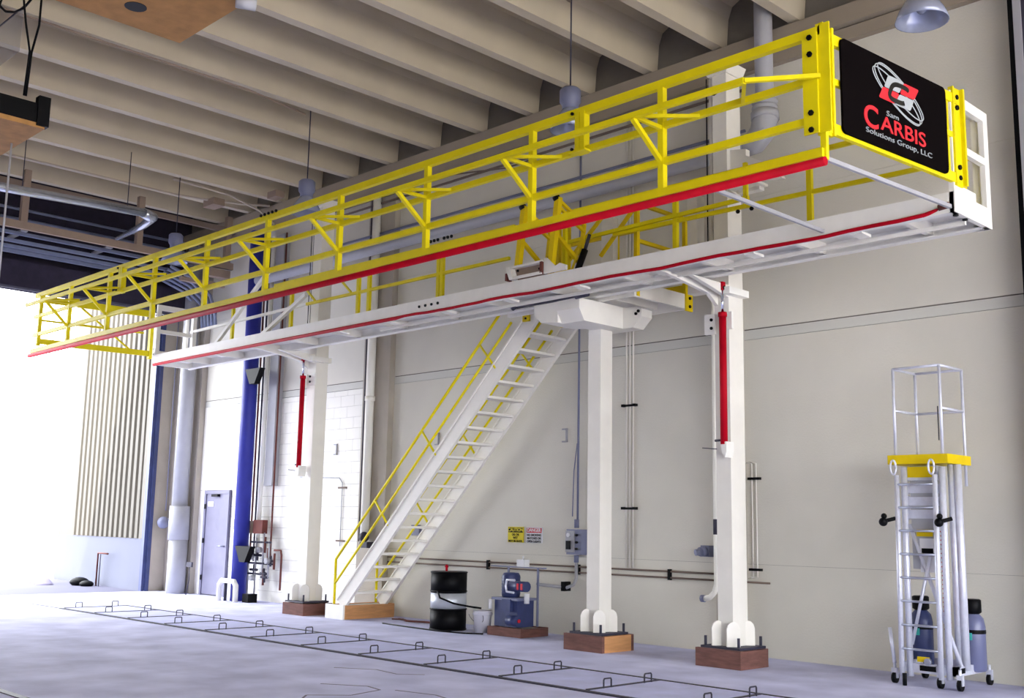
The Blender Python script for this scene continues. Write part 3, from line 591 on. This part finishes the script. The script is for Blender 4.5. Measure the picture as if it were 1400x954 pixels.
# loose hoses/rags by the stair foot
rg = B()
for k in range(5):
    rg.tube([(-14.1+.1*k+.12*i, 11.30+.06*math.sin(i*1.1+k), .014+.004*(k % 3)) for i in range(9)], .012, 6)
rg.build('rope_coil', M['rust'], label='tangle of brownish rope on the floor at the foot of the stairs', cat='rope')
B().tube([(-13.6, 10.72, .01), (-12.9, 10.66, .01), (-12.2, 10.62, .01), (-11.75, 10.7, .01), (-11.5, 10.85, .012)], .011, 6).build('floor_cable', M['black'], label='black cable lying on the floor in front of the drum', cat='cable')
# ================================================================== WALL FITTINGS
yw = 11.79
def wsign(x0, x1, z0, z1, lab, head, body, hm, hc, bm_):
    t = thing('warning_sign', lab, 'sign', ((x0+x1)/2, yw, z0), 'warning signs on the wall')
    B().box(x0, x1, yw-.01, yw+.005, z0, z1).build('plate', bm_, t)
    zz = z1-(z1-z0)*.36; B().box(x0+.012, x1-.012, yw-.013, yw-.009, zz, z1-.012).build('header', hm, t)
    def TT(x, z): return Matrix.Translation(Vector((x, yw-.015, z))-Vector(ORG[t.name])) @ Matrix(((1, 0, 0, 0), (0, 0, -1, 0), (0, 1, 0, 0), (0, 0, 0, 1)))
    text(head, .072, hc, 'lettering', t, TT((x0+x1)/2, zz+.015), .98, .002, .001, 'CENTER')
    for i, l_ in enumerate(body): text(l_, .046, M['black'], 'lettering', t, TT((x0+x1)/2, zz-.048-.047*i), 1.0, .001, .001, 'CENTER')
wsign(-11.985, -11.66, 1.27, 1.50, 'yellow and black CAUTION sign on the wall, left of the red one', 'CAUTION', ['OIL OR', 'WET', 'MAY BE SLIPPERY'][:2]+['MAY BE SLICK'], M['black'], M['yellowsign'], M['yellowsign'])
wsign(-11.60, -11.27, 1.27, 1.50, 'red and white DANGER sign on the wall, right of the yellow one', 'DANGER', ['NO SMOKING', 'MATCHES OR', 'OPEN LIGHTS'], M['redsign'], M['signwhite'], M['signwhite'])
cb_ = thing('control_box', 'grey control box with buttons on the wall left of the middle column', 'control box', (-10.53, 11.7, 1.14))
B().box(-10.66, -10.38, 11.64, 11.80, 1.13, 1.48).build('housing', M['greyblue'], cb_)
B().box(-10.66, -10.50, 11.62, 11.64, 1.16, 1.46).build('cover', M['duct'], cb_)
for i, z in enumerate((1.21, 1.30, 1.40)): B().tube([(-10.45, 11.63, z), (-10.45, 11.60, z)], .017, 8).build('button', M['black'], cb_)
B().tube([(-10.60, 11.62, 1.40), (-10.60, 11.60, 1.40)], .03, 10).build('dial', M['signwhite'], cb_); B().box(-10.63, -10.56, 11.59, 11.62, 1.2, 1.32).build('switch', M['black'], cb_)
cn = thing('conduit', 'grey conduit dropping to the control box and elbowing to the power unit', 'conduit', (-10.55, 11.7, .67))
B().tube([(-10.54, 11.74, 7.4), (-10.54, 11.74, 1.6)], .016, 8).build('upper_run', M['greyblue'], cn)
B().tube([(-10.56, 11.74, 2.7), (-10.62, 11.74, 2.3), (-10.64, 11.74, 1.66)], .008, 6).build('side_cable', M['greyblue'], cn)
B().tube([(-10.54, 11.72, 1.62), (-10.54, 11.72, 1.50)], .035, 8).tube([(-10.54, 11.72, 1.12), (-10.54, 11.72, 1.02)], .035, 8).build('coupling', M['greyblue'], cn)
B().tube([(-10.54, 11.72, 1.02), (-10.54, 11.72, .80), (-10.57, 11.70, .71), (-10.66, 11.66, .67), (-11.0, 11.45, .70), (-11.02, 11.42, .72)], .024, 8).build('lower_run', M['duct'], cn)
B().box(-10.72, -10.66, 11.60, 11.74, .62, .75).build('clamp', M['black'], cn)
tc_ = thing('tube_run', 'three thin cream tubes clamped vertically to the wall right of the middle column', 'pipes', (-9.62, 11.76, .9))
for x in (-9.69, -9.63, -9.57): B().tube([(x, 11.785, 7.4), (x, 11.785, .98)], .012, 6).build('tube', M['cream'], tc_)
for z in (3.17, 1.76): B().box(-9.75, -9.70, 11.74, 11.8, z, z+.035).box(-9.55, -9.50, 11.74, 11.8, z, z+.035).box(-9.72, -9.54, 11.752, 11.76, z, z+.03).build('clamp', M['black'], tc_)
hp = thing('pipe_run', 'pair of thin horizontal pipes low along the wall, from the stairs to the right column', 'pipes', (-11, 11.76, .9))
for z in (.96, .88): B().tube([(-14.86, 11.775, z), (-7.44+.0, 11.775, z-.0)] if z < .9 else [(-14.86, 11.775, z), (-8.16, 11.775, z)], .014, 6).build('pipe', M['brown'], hp)
for x in (-14.3, -12.4, -10.55, -8.95): B().box(x-.02, x+.02, 11.755, 11.8, .85, .99).build('clamp', M['black'], hp)
sr = thing('tube_run', 'short pair of thin tubes clamped to the wall just right of the right column', 'pipes', (-7.65, 11.76, .9))
for x in (-7.67, -7.61): B().tube([(x-.08, 11.775, 2.35), (x, 11.775, 2.33), (x, 11.775, .95), (x-.08, 11.775, .93)], .010, 6).build('tube', M['cream'], sr)
for z in (2.13, 1.02): B().box(-7.72, -7.55, 11.75, 11.80, z, z+.03).build('clamp', M['black'], sr)
dp = thing('drain_pipe', 'white vertical pipe with a hooked lower end left of the right column', 'pipe', (-8.0, 11.6, .66))
B().tube([(-8.09, 11.60, 7.4), (-8.09, 11.60, .84), (-8.11, 11.58, .74), (-8.17, 11.57, .68), (-8.26, 11.57, .66)], .035, 10).build('pipe', M['block'], dp)
B().tube([(-8.25, 11.57, .66), (-8.30, 11.57, .66)], .045, 10).build('nozzle', M['greyblue'], dp)
B().tube([(-8.09, 11.60, 1.45), (-8.09, 11.60, 1.64)], .038, 10).build('marker_band', M['dark'], dp, label='dark green band')
B().box(-8.12, -8.06, 11.60, 11.69, 3.0, 3.04).build('clip', M['steel'], dp); B().box(-8.12, -8.06, 11.60, 11.69, 1.2, 1.24).build('clip', M['steel'], dp)
B().box(-8.40, -8.27, 11.70, 11.80, 1.17, 1.31).tube([(-8.34, 11.70, 1.24), (-8.35, 11.62, 1.23)], .06, 12).tube([(-8.35, 11.62, 1.23), (-8.38, 11.56, 1.22)], .04, 12).build('socket_outlet', M['greyblue'], None, label='grey round power socket on the wall left of the right column', cat='socket')
B().box(-14.22, -14.03, 11.74, 11.80, 1.33, 1.46).box(-14.24, -14.06, 11.75, 11.8, 1.46, 1.50).build('outlet_box', M['greyblue'], None, label='small grey outlet box on the wall behind the stairs', cat='outlet')
for i, (x, z, lab) in enumerate(((-16.52, 2.83, 'small hook plate high on the white block wall'), (-10.85, 2.83, 'faint hook plate on the wall right of the stairs'), (-13.7, 2.90, 'hook plate on the wall seen through the stair handrail'))):
    B().box(x-.05, x+.05, 11.78, 11.80, z-.1, z-.08).box(x-.05, x+.05, 11.78, 11.80, z+.08, z+.1).box(x+.03, x+.05, 11.77, 11.80, z-.1, z+.1).build('wall_hook', M['duct'], None, label=lab, cat='hook')
lp = thing('loop_conduit', 'thin squared conduit on the white block wall behind the handrail foot', 'conduit', (-15.8, 11.77, 1.3))
B().tube([(-17.6, 11.78, 2.35), (-16.35, 11.78, 2.31), (-16.25, 11.78, 2.22), (-16.25, 11.78, 1.1)], .01, 6).build('tube', M['duct'], lp)
for z in (2.12, 1.18): B().box(-16.37, -16.13, 11.77, 11.80, z, z+.03).build('clamp', M['brown'], lp)
B().tube([(-15.3, 11.60, 7.3), (-15.3, 11.60, 4.6), (-15.3, 11.60, 1.25)], .075, 12).tube([(-15.3, 11.6, 3.62), (-15.3, 11.6, 3.70)], .09, 12).build('down_pipe', M['block'], None, label='white round down pipe on the pilaster left of the stairs', cat='pipe')
B().tube([(-15.50, 11.63, 7.3), (-15.50, 11.63, 1.2)], .012, 6).build('thin_conduit', M['dark'], None, label='thin dark conduit left of the white down pipe', cat='conduit')
B().sphere((-15.25, 11.55, 1.28), .09, 10).box(-15.3, -15.1, 11.5, 11.66, 1.1, 1.2).build('wall_phone', M['dark'], None, label='dark bell shaped fitting at the foot of the down pipe', cat='fitting')
# ---------------- ducts
du = thing('duct', 'pale grey duct running high along the wall and elbowing up through the ceiling', 'duct', (-12, 11.4, 6.28))
B().tube([(-18.85, 11.4, 6.25), (-7.55, 11.4, 6.28), (-7.32, 11.4, 6.30)], .10, 14).build('horizontal_run', M['duct'], du)
B().tube([(-7.15, 11.4, 8.5), (-7.15, 11.4, 6.85)], .115, 14).build('riser', M['duct'], du)
B().tube([(-7.14, 11.38, 6.86), (-7.12, 11.36, 6.60), (-7.16, 11.36, 6.42), (-7.30, 11.38, 6.31), (-7.42, 11.4, 6.29)], [.125, .155, .16, .15, .12], 14).build('elbow', M['duct'], du)
B().tube([(-7.13, 11.37, 6.66), (-7.12, 11.36, 6.56)], .175, 14).tube([(-7.2, 11.32, 6.44), (-7.08, 11.26, 6.35)], .07, 10).build('collar', M['duct'], du)
for p_ in ((-7.13, 11.37, 6.80), (-7.13, 11.37, 6.72), (-7.45, 11.4, 6.29)): B().sphere(p_, .165 if p_[2] > 6.5 else .13, 14, .45 if p_[2] > 6.5 else 1).build('flange_ring', M['duct'], du)
for x in (-9.3, -12.2, -14.4): B().box(x, x+.05, 11.38, 11.7, 6.38, 6.42).build('hanger', M['dark'], du)
for nm, z, r, m_, lab in (('conduit', 6.62, .022, 'greyblue', 'dark conduit along the wall just above the grey duct'), ('conduit', 7.18, .02, 'brown', 'thin brown conduit along the wall below the ceiling ledge'), ('conduit', 7.30, .02, 'brown', 'thin brown conduit along the wall, uppermost under the ledge')):
    B().tube([(-16.8, 11.64, z), (-7.6, 11.64, z)], r, 6).build(nm, M[m_], None, label=lab, cat='conduit')
B().tube([(-13.5, 11.7, 7.34), (-12.9, 11.7, 7.26), (-12.1, 11.7, 7.15), (-11.4, 11.7, 7.16)], .012, 6).build('loose_cable', M['brown'], None, label='loose cable sagging under the ceiling ledge', cat='cable')
# ---------------- left pipes
bpz = thing('large_pipe', 'large pale grey pipe with a collar beside the grey door', 'pipe', (-21.9, 11.5, 0))
B().tube([(-21.60, 11.48, 7.4), (-21.60, 11.48, 1.5)], .165, 18).build('upper_pipe', M['duct'], bpz)
B().tube([(-21.57, 11.48, 1.80), (-21.57, 11.48, 1.10)], .215, 18).build('collar', M['duct'], bpz)
B().tube([(-21.55, 11.48, 1.1), (-21.55, 11.48, .0)], .195, 18).build('lower_pipe', M['duct'], bpz)
B().tube([(-22.33, 11.55, 6), (-22.33, 11.55, 1.7)], .012, 6).sphere((-22.3, 11.5, 1.45), .13, 12).build('pull_chain', M['greyblue'], None, label='round grey weight on a line beside the navy door jamb', cat='weight')
bd = thing('stand_sign', 'dark paddle on a thin curved stand left of the grey door', 'stand', (-20.99, 11.46, 0))
B().box(-21.10, -20.88, 11.45, 11.48, .56, .66).build('paddle', M['dark'], bd); B().tube([(-20.99, 11.47, .58), (-20.95, 11.45, .3), (-21.02, 11.44, 0)], .012, 6).build('stem', M['dark'], bd)
B().tube([(-19.02, 11.45, 7.3), (-19.02, 11.45, .0)], .15, 20).build('blue_pipe', M['blue'], None, label='tall round blue pipe standing right of the grey door', cat='pipe')
vr = thing('valve_riser', 'cluster of thin pipes, valves and gauges on the wall right of the blue pipe', 'pipes', (-18.5, 11.6, 0))
for x, r, mt_ in ((-19.02, .02, 'rust'), (-18.89, .018, 'dark'), (-18.76, .045, 'block'), (-18.30, .018, 'rust')):
    B().tube([(x, 11.66, 7.2), (x, 11.66, .75)], r, 8).build('pipe', M[mt_], vr)
B().box(-18.66, -18.38, 11.66, 11.80, 2.2, 7.2).build('flat_duct', M['duct'], vr, label='flat grey duct')
for z, nm in ((4.22, 0), (.80, 1)): B().prism([(-18.98, 11.30, z+.24), (-18.44, 11.30, z+.24), (-18.62, 11.30, z-.06), (-18.80, 11.30, z-.06)], (0, .12, 0)).build('funnel', M['black'], vr, label='black funnel bracket')
B().box(-18.76, -18.44, 11.54, 11.66, 1.28, 1.54).build('relay_box', M['rust'], vr, label='red-brown box')
B().box(-19.06, -18.88, 11.56, 11.64, 1.28, 1.52).build('relay_box', M['tan'], vr)
random.seed(3)
for i in range(14):
    x = -19.0+random.random()*.95; z = .42+random.random()*.75
    if i % 3 == 0: B().tube([(x, 11.58, z), (x, 11.50, z)], .055, 10).build('gauge', M['duct'], vr)
    elif i % 3 == 1: B().tube([(x-.12, 11.6, z), (x+.12, 11.6, z)], .025, 8).tube([(x, 11.6, z-.1), (x, 11.6, z+.1)], .02, 8).build('valve', M['dark'], vr)
    else: B().tube([(x, 11.6, z-.15), (x, 11.6, z+.15)], .022, 8).build('valve', M['rust'], vr)
B().tube([(-18.1, 11.62, .98), (-17.88, 11.62, .98), (-17.85, 11.62, .9), (-17.85, 11.62, .25)], .02, 8).build('pipe', M['rust'], vr)
for z, x0_, x1_ in ((1.12, -18.9, -18.2), (.72, -19.1, -18.1), (.52, -19.0, -18.35)): B().tube([(x0_, 11.6, z), (x1_, 11.6, z)], .02, 8).build('manifold', M['dark'], vr)
for x_, z0_, z1_ in ((-18.95, .1, .9), (-18.7, .1, 1.2), (-18.45, .5, 1.3), (-18.25, .45, 1.15)): B().tube([(x_, 11.6, z0_), (x_, 11.6, z1_)], .018, 8).build('drop_pipe', M['duct'], vr)
wp = thing('bollard_hoop', 'thick white hoop of pipe on the floor in front of the valve cluster', 'hoop', (-19.0, 11.2, 0))
B().tube([(-19.3, 11.2, 0), (-19.3, 11.2, .30), (-19.22, 11.2, .38), (-18.78, 11.2, .38), (-18.7, 11.2, .30), (-18.7, 11.2, .0)], .05, 10).build('hoop', M['white'], wp)
B().tube([(-19.15, 11.25, 0), (-19.15, 11.25, .36)], .03, 8).tube([(-18.85, 11.25, 0), (-18.85, 11.25, .36)], .03, 8).build('pipe', M['dark'], wp)
B().box(-18.62, -18.42, 11.3, 11.5, 0, .16).build('foot_pump', M['black'], None, label='small black unit on the floor beside the white hoop', cat='device')
B().box(-19.78, -19.68, 11.72, 11.8, 1.35, 1.55).box(-19.76, -19.70, 11.72, 11.8, 1.12, 1.22).box(-19.74, -19.72, 11.76, 11.8, .95, 1.4).build('call_point', M['black'], None, label='small black call point between the grey door and the blue pipe', cat='switch')
# ================================================================== LAMPS
LX = [(-4.24, 9.5, 'lamp hanging at the top right, seen into its shade from below'), (-8.62, 9.4, 'lamp behind the splice post of the yellow guardrail'), (-14.1, 9.3, 'lamp above the yellow rail left of the ceiling pipe'), (-18.69, 9.5, 'farthest lamp, over the doorway end of the gangway')]
l0 = None
for i, (x, y, lab) in enumerate(LX):
    if l0 is None:
        l0 = thing('high_bay_lamp', 'grey hanging high bay '+lab, 'lamp', (x, y, 6.27), 'high bay lamps under the ceiling')
        B().lathe([(.10, .60), (.13, .57), (.13, .42), (.10, .38), (.10, .33)], (x, y, 6.2), 18).build('housing', M['greyblue'], l0)
        B().lathe([(.085, .34), (.15, .26), (.21, .16), (.245, .06), (.235, .06), (.20, .15), (.14, .245), (.075, .33)], (x, y, 6.2), 24, False).build('shade', M['glass'], l0)
        B().sphere((x, y, 6.42), .06, 10, 1.4).build('bulb', M['glass'], l0)
        B().tube([(x, y, 6.8), (x, y, 8.5)], .010, 6).build('rod', M['dark'], l0)
    else:
        copy_tree(l0, (x-LX[0][0], y-LX[0][1], 0), 'grey hanging high bay '+lab)
# ceiling conduits along stems
def cond(pts, lab, r=.016, mt='tan'): B().tube(pts, r, 6).build('ceiling_conduit', M[mt], None, label=lab, cat='conduit')
cond([(-8.02, 2, 7.87), (-8.02, 6.4, 7.87), (-8.10, 7.2, 7.80), (-8.3, 7.8, 7.83), (-8.55, 9.3, 7.88)], 'conduit wandering under a roof beam to the lamp behind the guardrail')
cond([(-13.9, 2, 7.88), (-13.92, 7.6, 7.87), (-13.85, 8.0, 7.84), (-14.1, 9.2, 7.86)], 'conduit under a roof beam ending at the lamp rod over the gangway')
cond([(-19.66, 3, 7.86), (-19.66, 9.9, 7.86), (-19.5, 10.3, 7.84), (-19.2, 11.2, 7.86), (-18.9, 11.6, 7.86)], 'pale conduit under the last roof beam near the doorway', .025, 'paleconduit')
cond([(-18.75, 9.4, 7.86), (-18.75, 10.6, 7.82), (-18.6, 11.2, 7.6), (-18.5, 11.6, 7.3)], 'pale conduit curling down to the wall near the blue pipe', .02, 'paleconduit')
B().box(-19.6, -19.2, 10.5, 10.75, 7.72, 7.86).build('junction_box', M['tan'], None, label='tan junction box under a roof beam near the doorway', cat='junction box')
B().box(-18.2, -17.9, 11.1, 11.3, 7.75, 7.88).build('junction_box', M['tan'], None, label='tan junction box under a roof beam above the blue pipe', cat='junction box')
# ================================================================== DOOR HEADER STEELWORK
tf = thing('overhead_gantry', 'tan steel frame hanging under the roof beams inside the big doorway', 'frame', (-20.4, 7, 6.8))
B().box(-20.45, -20.37, -4, 11.7, 6.76, 6.90).build('lower_beam', M['tan'], tf)
B().box(-20.45, -20.37, -4, 11.7, 7.55, 7.66).build('upper_beam', M['brown'], tf)
for y in (7.33, 9.58, 11.55, 5.0, 2.7): B().box(-20.47, -20.35, y-.06, y+.06, 6.90, 7.89).build('hanger_post', M['tan'], tf)
B().box(-20.5, -20.34, 11.1, 11.62, 6.55, 6.72).box(-20.6, -20.5, 10.6, 11.6, 6.38, 6.46).build('gusset_plate', M['tan'], tf)
tk = thing('door_tracks', 'grey-blue parallel door tracks above the big doorway', 'track', (-21.5, 6, 6.7))
for i, (x, z) in enumerate(((-21.3, 6.86), (-21.45, 6.74), (-21.6, 6.66), (-21.75, 6.60), (-21.9, 6.68))):
    B().box(x-.04, x+.04, -6, 11.3, z, z+.06).build('track', M['rail'], tk)
for i in range(5):
    x = -21.0-.14*i; B().tube([(x, 10.6, 6.75-.04*i), (x, 11.2, 6.55-.04*i), (x+.1, 11.5, 6.25-.04*i), (x+.25, 11.55, 5.9), (x+.3, 11.55, 5.6)], .035, 6).build('curved_track', M['rail'], tk)
for y in (5.6, 7.6, 9.3): B().box(-21.95, -21.2, y, y+.12, 6.93, 6.96).build('track_plate', M['duct'], tk)
tk2 = B()
for z in (7.25, 7.45): tk2.tube([(-21.6, -6, z), (-21.6, 11.5, z)], .03, 8)
tk2.build('shaft', M['rail'], tk)
so = thing('silver_duct', 'shiny silver duct slung under the roof beams, top left', 'duct', (-18, 7, 6.8))
B().tube([(-18.3, 3.0, 6.74), (-18.05, 5.4, 6.74), (-18, 6.0, 6.76), (-18.0, 8.55, 6.86)], .075, 14).build('straight_run', M['silver'], so)
B().tube([(-18.0, 8.5, 6.86), (-18.1, 8.72, 6.84), (-18.6, 8.80, 6.80), (-19.9, 8.9, 6.80)], [.09, .10, .07, .035], 12).build('end_horn', M['silver'], so)
for y in (6.4, 8.2): B().tube([(-18, y, 6.85), (-18, y, 7.9)], .008, 6).build('hanger', M['dark'], so)
# ================================================================== HANGING WOODEN DOCK, top left
wd = thing('timber_platform', 'underside of a hanging plywood platform with round holes, at the top edge', 'platform', (-7.5, 3.2, 5.5))
B().box(-8.28, -5.6, 1.6, 4.12, 5.50, 5.56).build('plywood_sheet', M['ply'], wd)
for y in (1.6, 4.06): B().box(-8.28, -5.6, y, y+.05, 5.56, 5.70).build('edge_joist', M['ply'], wd)
B().box(-8.27, -8.22, 1.65, 4.06, 5.56, 5.70).build('edge_joist', M['ply'], wd)
for (x, y, r) in ((-7.92, 3.55, .085), (-7.45, 3.55, .085), (-7.9, 2.9, .085)): B().tube([(x, y, 5.496), (x, y, 5.52)], r, 20).build('round_hole', M['black'], wd, label='dark round hole')
B().tube([(-7.20, 4.02, 5.47), (-7.14, 4.16, 5.47)], .05, 10).build('bracket_pad', M['duct'], wd)
B().tube([(-7.0, 2.0, 5.7), (-7.0, 2.0, 8.5)], .02, 6).tube([(-8.1, 2.0, 5.7), (-8.1, 2.0, 8.5)], .02, 6).tube([(-6.0, 3.9, 5.7), (-6.0, 3.9, 7.95)], .02, 6).build('hanger', M['dark'], wd)
q_ = B
w2 = thing('timber_platform', 'brown plywood platform end with a black metal guard at the left edge', 'platform', (-12.4, 3.6, 5.5))
B().box(-13.9, -11.25, 2.2, 4.17, 5.50, 5.55).build('plywood_sheet', M['ply'], w2)
B().box(-11.30, -11.25, 2.2, 4.17, 5.55, 5.76).box(-11.32, -11.22, 4.08, 4.20, 5.52, 5.84).box(-13.9, -11.3, 4.13, 4.17, 5.55, 5.80).build('guard', M['black'], w2, label='black metal guard')
B().tube([(-11.3, 2.4, 5.7), (-11.3, 2.4, 8.5)], .015, 6).tube([(-13.6, 2.4, 5.5), (-13.6, 2.4, 8.5)], .015, 6).build('hanger', M['dark'], w2)
def bez(pts, lab, r=.012): B().tube(pts, r, 6).build('hanging_cable', M['black'], None, label=lab, cat='cable')
bez([(-11.3, 3.95, 5.82), (-11.28, 3.96, 6.3), (-11.25, 3.88, 6.6), (-11.2, 3.8, 6.95), (-11.2, 3.75, 7.9)], 'thin black cable rising from the black guard at the left edge')
bez([(-11.3, 3.97, 5.82), (-11.28, 3.98, 6.3), (-11.25, 4.02, 6.6), (-11.2, 4.0, 7.2), (-11.2, 3.95, 7.9)], 'second black cable beside it rising to the roof beams')
bez([(-11.2, 3.7, 7.0), (-11.1, 3.95, 6.95), (-11.0, 4.15, 6.98), (-10.9, 4.35, 7.15), (-10.85, 4.45, 7.9)], 'black cable looping down from the roof beams in the top left corner', .015)
bez([(-12.6, 3.9, 7.9), (-12.14, 3.9, 7.08), (-11.93, 3.9, 6.94), (-11.65, 3.9, 6.84), (-11.4, 3.9, 6.80), (-11.16, 3.9, 6.84), (-10.97, 3.9, 6.95), (-10.9, 3.9, 7.9)], 'black cable looping low across the very top left corner', .014)
bez([(-11.5, 3.8, 7.9), (-11.7, 3.8, 7.1), (-12.0, 3.8, 6.75), (-12.5, 3.8, 6.6)], 'black cable crossing behind the loop in the very top left corner', .01)
B().tube([(-11.96, 4.10, 3.6), (-11.96, 4.10, 5.5)], .012, 8).build('drop_rod', M['duct'], w2)
sh = B().box(-12.3, -11.40, 3.895, 3.90, 6.32, 6.82).build('plastic_sheet', M['sheet'], None, label='small translucent plastic sheet hanging among the cables, top left corner', cat='sheet')
B().tube([(-12.3, 3.9, 6.82), (-11.40, 3.9, 6.82)], .01, 6).build('hem_rod', M['dark'], sh)
# ================================================================== RIGHT EDGE POST
rp = thing('door_post', 'tall dark steel post with a pale edge strip at the right edge', 'post', (-3.9, 11.6, 0))
B().box(-4.19, -4.13, 11.5, 11.79, 0, 7.6).build('black_strip', M['black'], rp); B().box(-4.13, -4.05, 11.48, 11.79, 0, 7.6).build('pale_strip', M['duct'], rp)
B().box(-4.05, -3.3, 11.50, 11.79, 0, 7.6).build('dark_channel', M['dark'], rp)
# ================================================================== PERSONNEL LIFT
A = M['alu']
pl = thing('personnel_lift', 'aluminium personnel lift with a yellow platform and cage, standing against the wall on the right', 'lift', (-5.1, 11.2, 0))
X0, X1, Y0, Y1 = -5.44, -4.80, 10.90, 11.46
B().box(X0, X1, Y0, Y1, 2.215, 2.31).build('platform', M['yellow2'], pl, label='yellow platform')
cxs = [(-5.37, 10.95), (-4.86, 10.93), (-4.84, 11.42), (-5.35, 11.42)]
for i, (x, y) in enumerate(cxs):
    B().tube([(x, y, 2.31 if i != 2 else 2.0), (x, y, 3.22)], .016, 8).build('cage_post', A, pl)
for z in (3.22, 2.78):
    for i in range(4):
        if z < 3 and i == 0: continue
        a, b2 = cxs[i], cxs[(i+1) % 4]; B().tube([(a[0], a[1], z), (b2[0], b2[1], z)], .014, 8).build('cage_rail', A, pl)
B().tube([(-4.90, 10.95, 2.80), (-4.90, 10.95, 2.45)], .006, 5).build('chain', M['dark'], pl)
# stacked mast sections
B().box(-5.26, -4.98, 11.02, 11.20, 1.15, 2.2).build('mast', M['duct'], pl, label='grey inner mast')
for i in range(4):
    z = 1.66+.13*i; B().box(-5.28, -4.96, 11.0, 11.03, z, z+.09).build('mast_collar', A, pl)
    for x in (-5.30, -4.93): B().tube([(x, 11.03, z-.01), (x, 11.03, z+.10)], .028, 8).build('mast_roller', A, pl)
for x in (-4.86, -4.80): B().tube([(x, 11.12, .18), (x, 11.12, 2.21)], .040, 10).build('mast_tube', A, pl)
# front ladder
LXs = (-5.335, -4.93)
for x in LXs:
    B().tube([(x-.02, 10.88, .09), (x, 10.88, 2.10)], .026, 10).build('ladder_rail', A, pl); B().tube([(x+.045, 10.93, .09), (x+.055, 10.93, 2.18)], .032, 10).build('ladder_rail', A, pl)
    B().tube([(x+.03*math.cos(t)-.02, 10.85, 2.18+.075*math.sin(t)) for t in [2*math.pi*i/12 for i in range(13)]], .010, 6).build('loop_handle', A, pl)
for i in range(8):
    z = .36+.235*i; B().tube([(-5.35, 10.87, z), (-4.93, 10.87, z)], .012, 8).build('rung', M['steel'], pl)
B().tube([(-5.26, 10.97, 1.60), (-4.78, 10.97, .22)], .02, 8).build('diagonal_brace', A, pl)
B().tube([(-5.04, 10.95, 1.30), (-5.27, 10.95, .40)], .018, 8).build('diagonal_brace', A, pl)
for x, y in ((-5.48, 10.80), (-4.90, 10.82)): B().sphere((x+.02, y, 1.62), .045, 12).sphere((x+.03, y, 1.68), .03, 10).tube([(x, y, 1.62), (x+.12, y+.08, 1.66)], .02, 8).build('hand_knob', M['black'], pl, label='black hand knob')
B().box(-5.17, -5.0, 10.995, 11.0, 1.12, 1.46).build('label_plate', M['signwhite'], pl, label='white instruction plate'); B().box(-5.15, -5.03, 10.99, 10.997, 1.31, 1.36).build('plate_header', M['black'], pl)
B().box(-5.20, -5.03, 10.995, 11.0, 1.48, 1.55).build('decal', M['yellow2'], pl, label='small yellow decal'); B().box(-5.27, -5.0, 10.99, 11.0, 2.08, 2.19).build('decal', M['yellow2'], pl)
sp = []
for i in range(190):
    t = i*.75; z = .55+i*.0052; sp.append((-4.905+.032*math.cos(t)+.0*z, 10.975+.02*math.sin(t), z))
B().tube(sp, .007, 5).build('coiled_cord', M['red'], pl, label='red coiled cord')
# base frame and casters
B().box(-5.40, -4.80, 10.92, 10.97, .13, .22).box(-5.40, -4.80, 11.55, 11.60, .13, .22).box(-5.40, -5.35, 10.92, 11.60, .13, .22).box(-4.86, -4.80, 10.92, 11.60, .13, .22).build('base_frame', A, pl)
B().box(-5.18, -5.02, 10.905, 10.92, .155, .205).box(-4.80+.0, -4.795, 11.0, 11.08, .155, .205).build('nameplate', M['black'], pl)
B().box(-5.20, -5.08, 10.90, 10.925, .24, .29).build('decal', M['yellow2'], pl); B().tube([(-5.08, 10.9, .25), (-5.08, 10.86, .25)], .035, 10).build('hub_knob', M['steel'], pl)
for (x, y) in ((-5.47, 10.96), (-4.98, 10.93), (-4.77, 10.90), (-4.78, 11.62), (-5.44, 11.58)):
    B().tube([(x-.018, y, .055), (x+.018, y, .055)], .055, 14).build('caster_wheel', M['black'], pl); B().box(x-.03, x+.03, y-.02, y+.02, .05, .15).tube([(x, y, .12), (x, y, .2)], .015, 6).build('caster_fork', A, pl)
B().tube([(-5.46, 10.94, .2), (-5.50, 10.94, .55)], .02, 8).build('outrigger', A, pl)
B().tube([(-5.32, 10.86, .0), (-5.32, 10.86, .12)], .022, 8).build('ladder_foot', M['black'], pl)
def bottle(x, y, lab, mt):
    t = thing('gas_cylinder', lab, 'gas cylinder', (x, y, .15), 'gas cylinders on the lift base')
    B().lathe([(.10, 0), (.115, .02), (.115, .44), (.10, .52), (.055, .57), (.03, .59)], (x, y, .15), 22).build('body', mt, t)
    B().lathe([(.06, .56), (.085, .58), (.085, .70), (.07, .71)], (x, y, .15), 14).build('valve_cap', M['black'], t)
    B().lathe([(.117, .37), (.119, .38), (.119, .40), (.117, .41)], (x, y, .15), 22, False).build('strap', M['black'], t)
    B().box(x-.03, x+.03, y-.121, y-.113, .46, .53).build('sticker', M['teal'], t)
bottle(-4.83, 11.40, 'blue-grey gas cylinder with a black valve, right side of the lift base', M['tank'])
bottle(-5.40, 11.45, 'dark gas cylinder behind the lift ladder', M['navy'])
# floor shadow-free details: low curb line by the lift
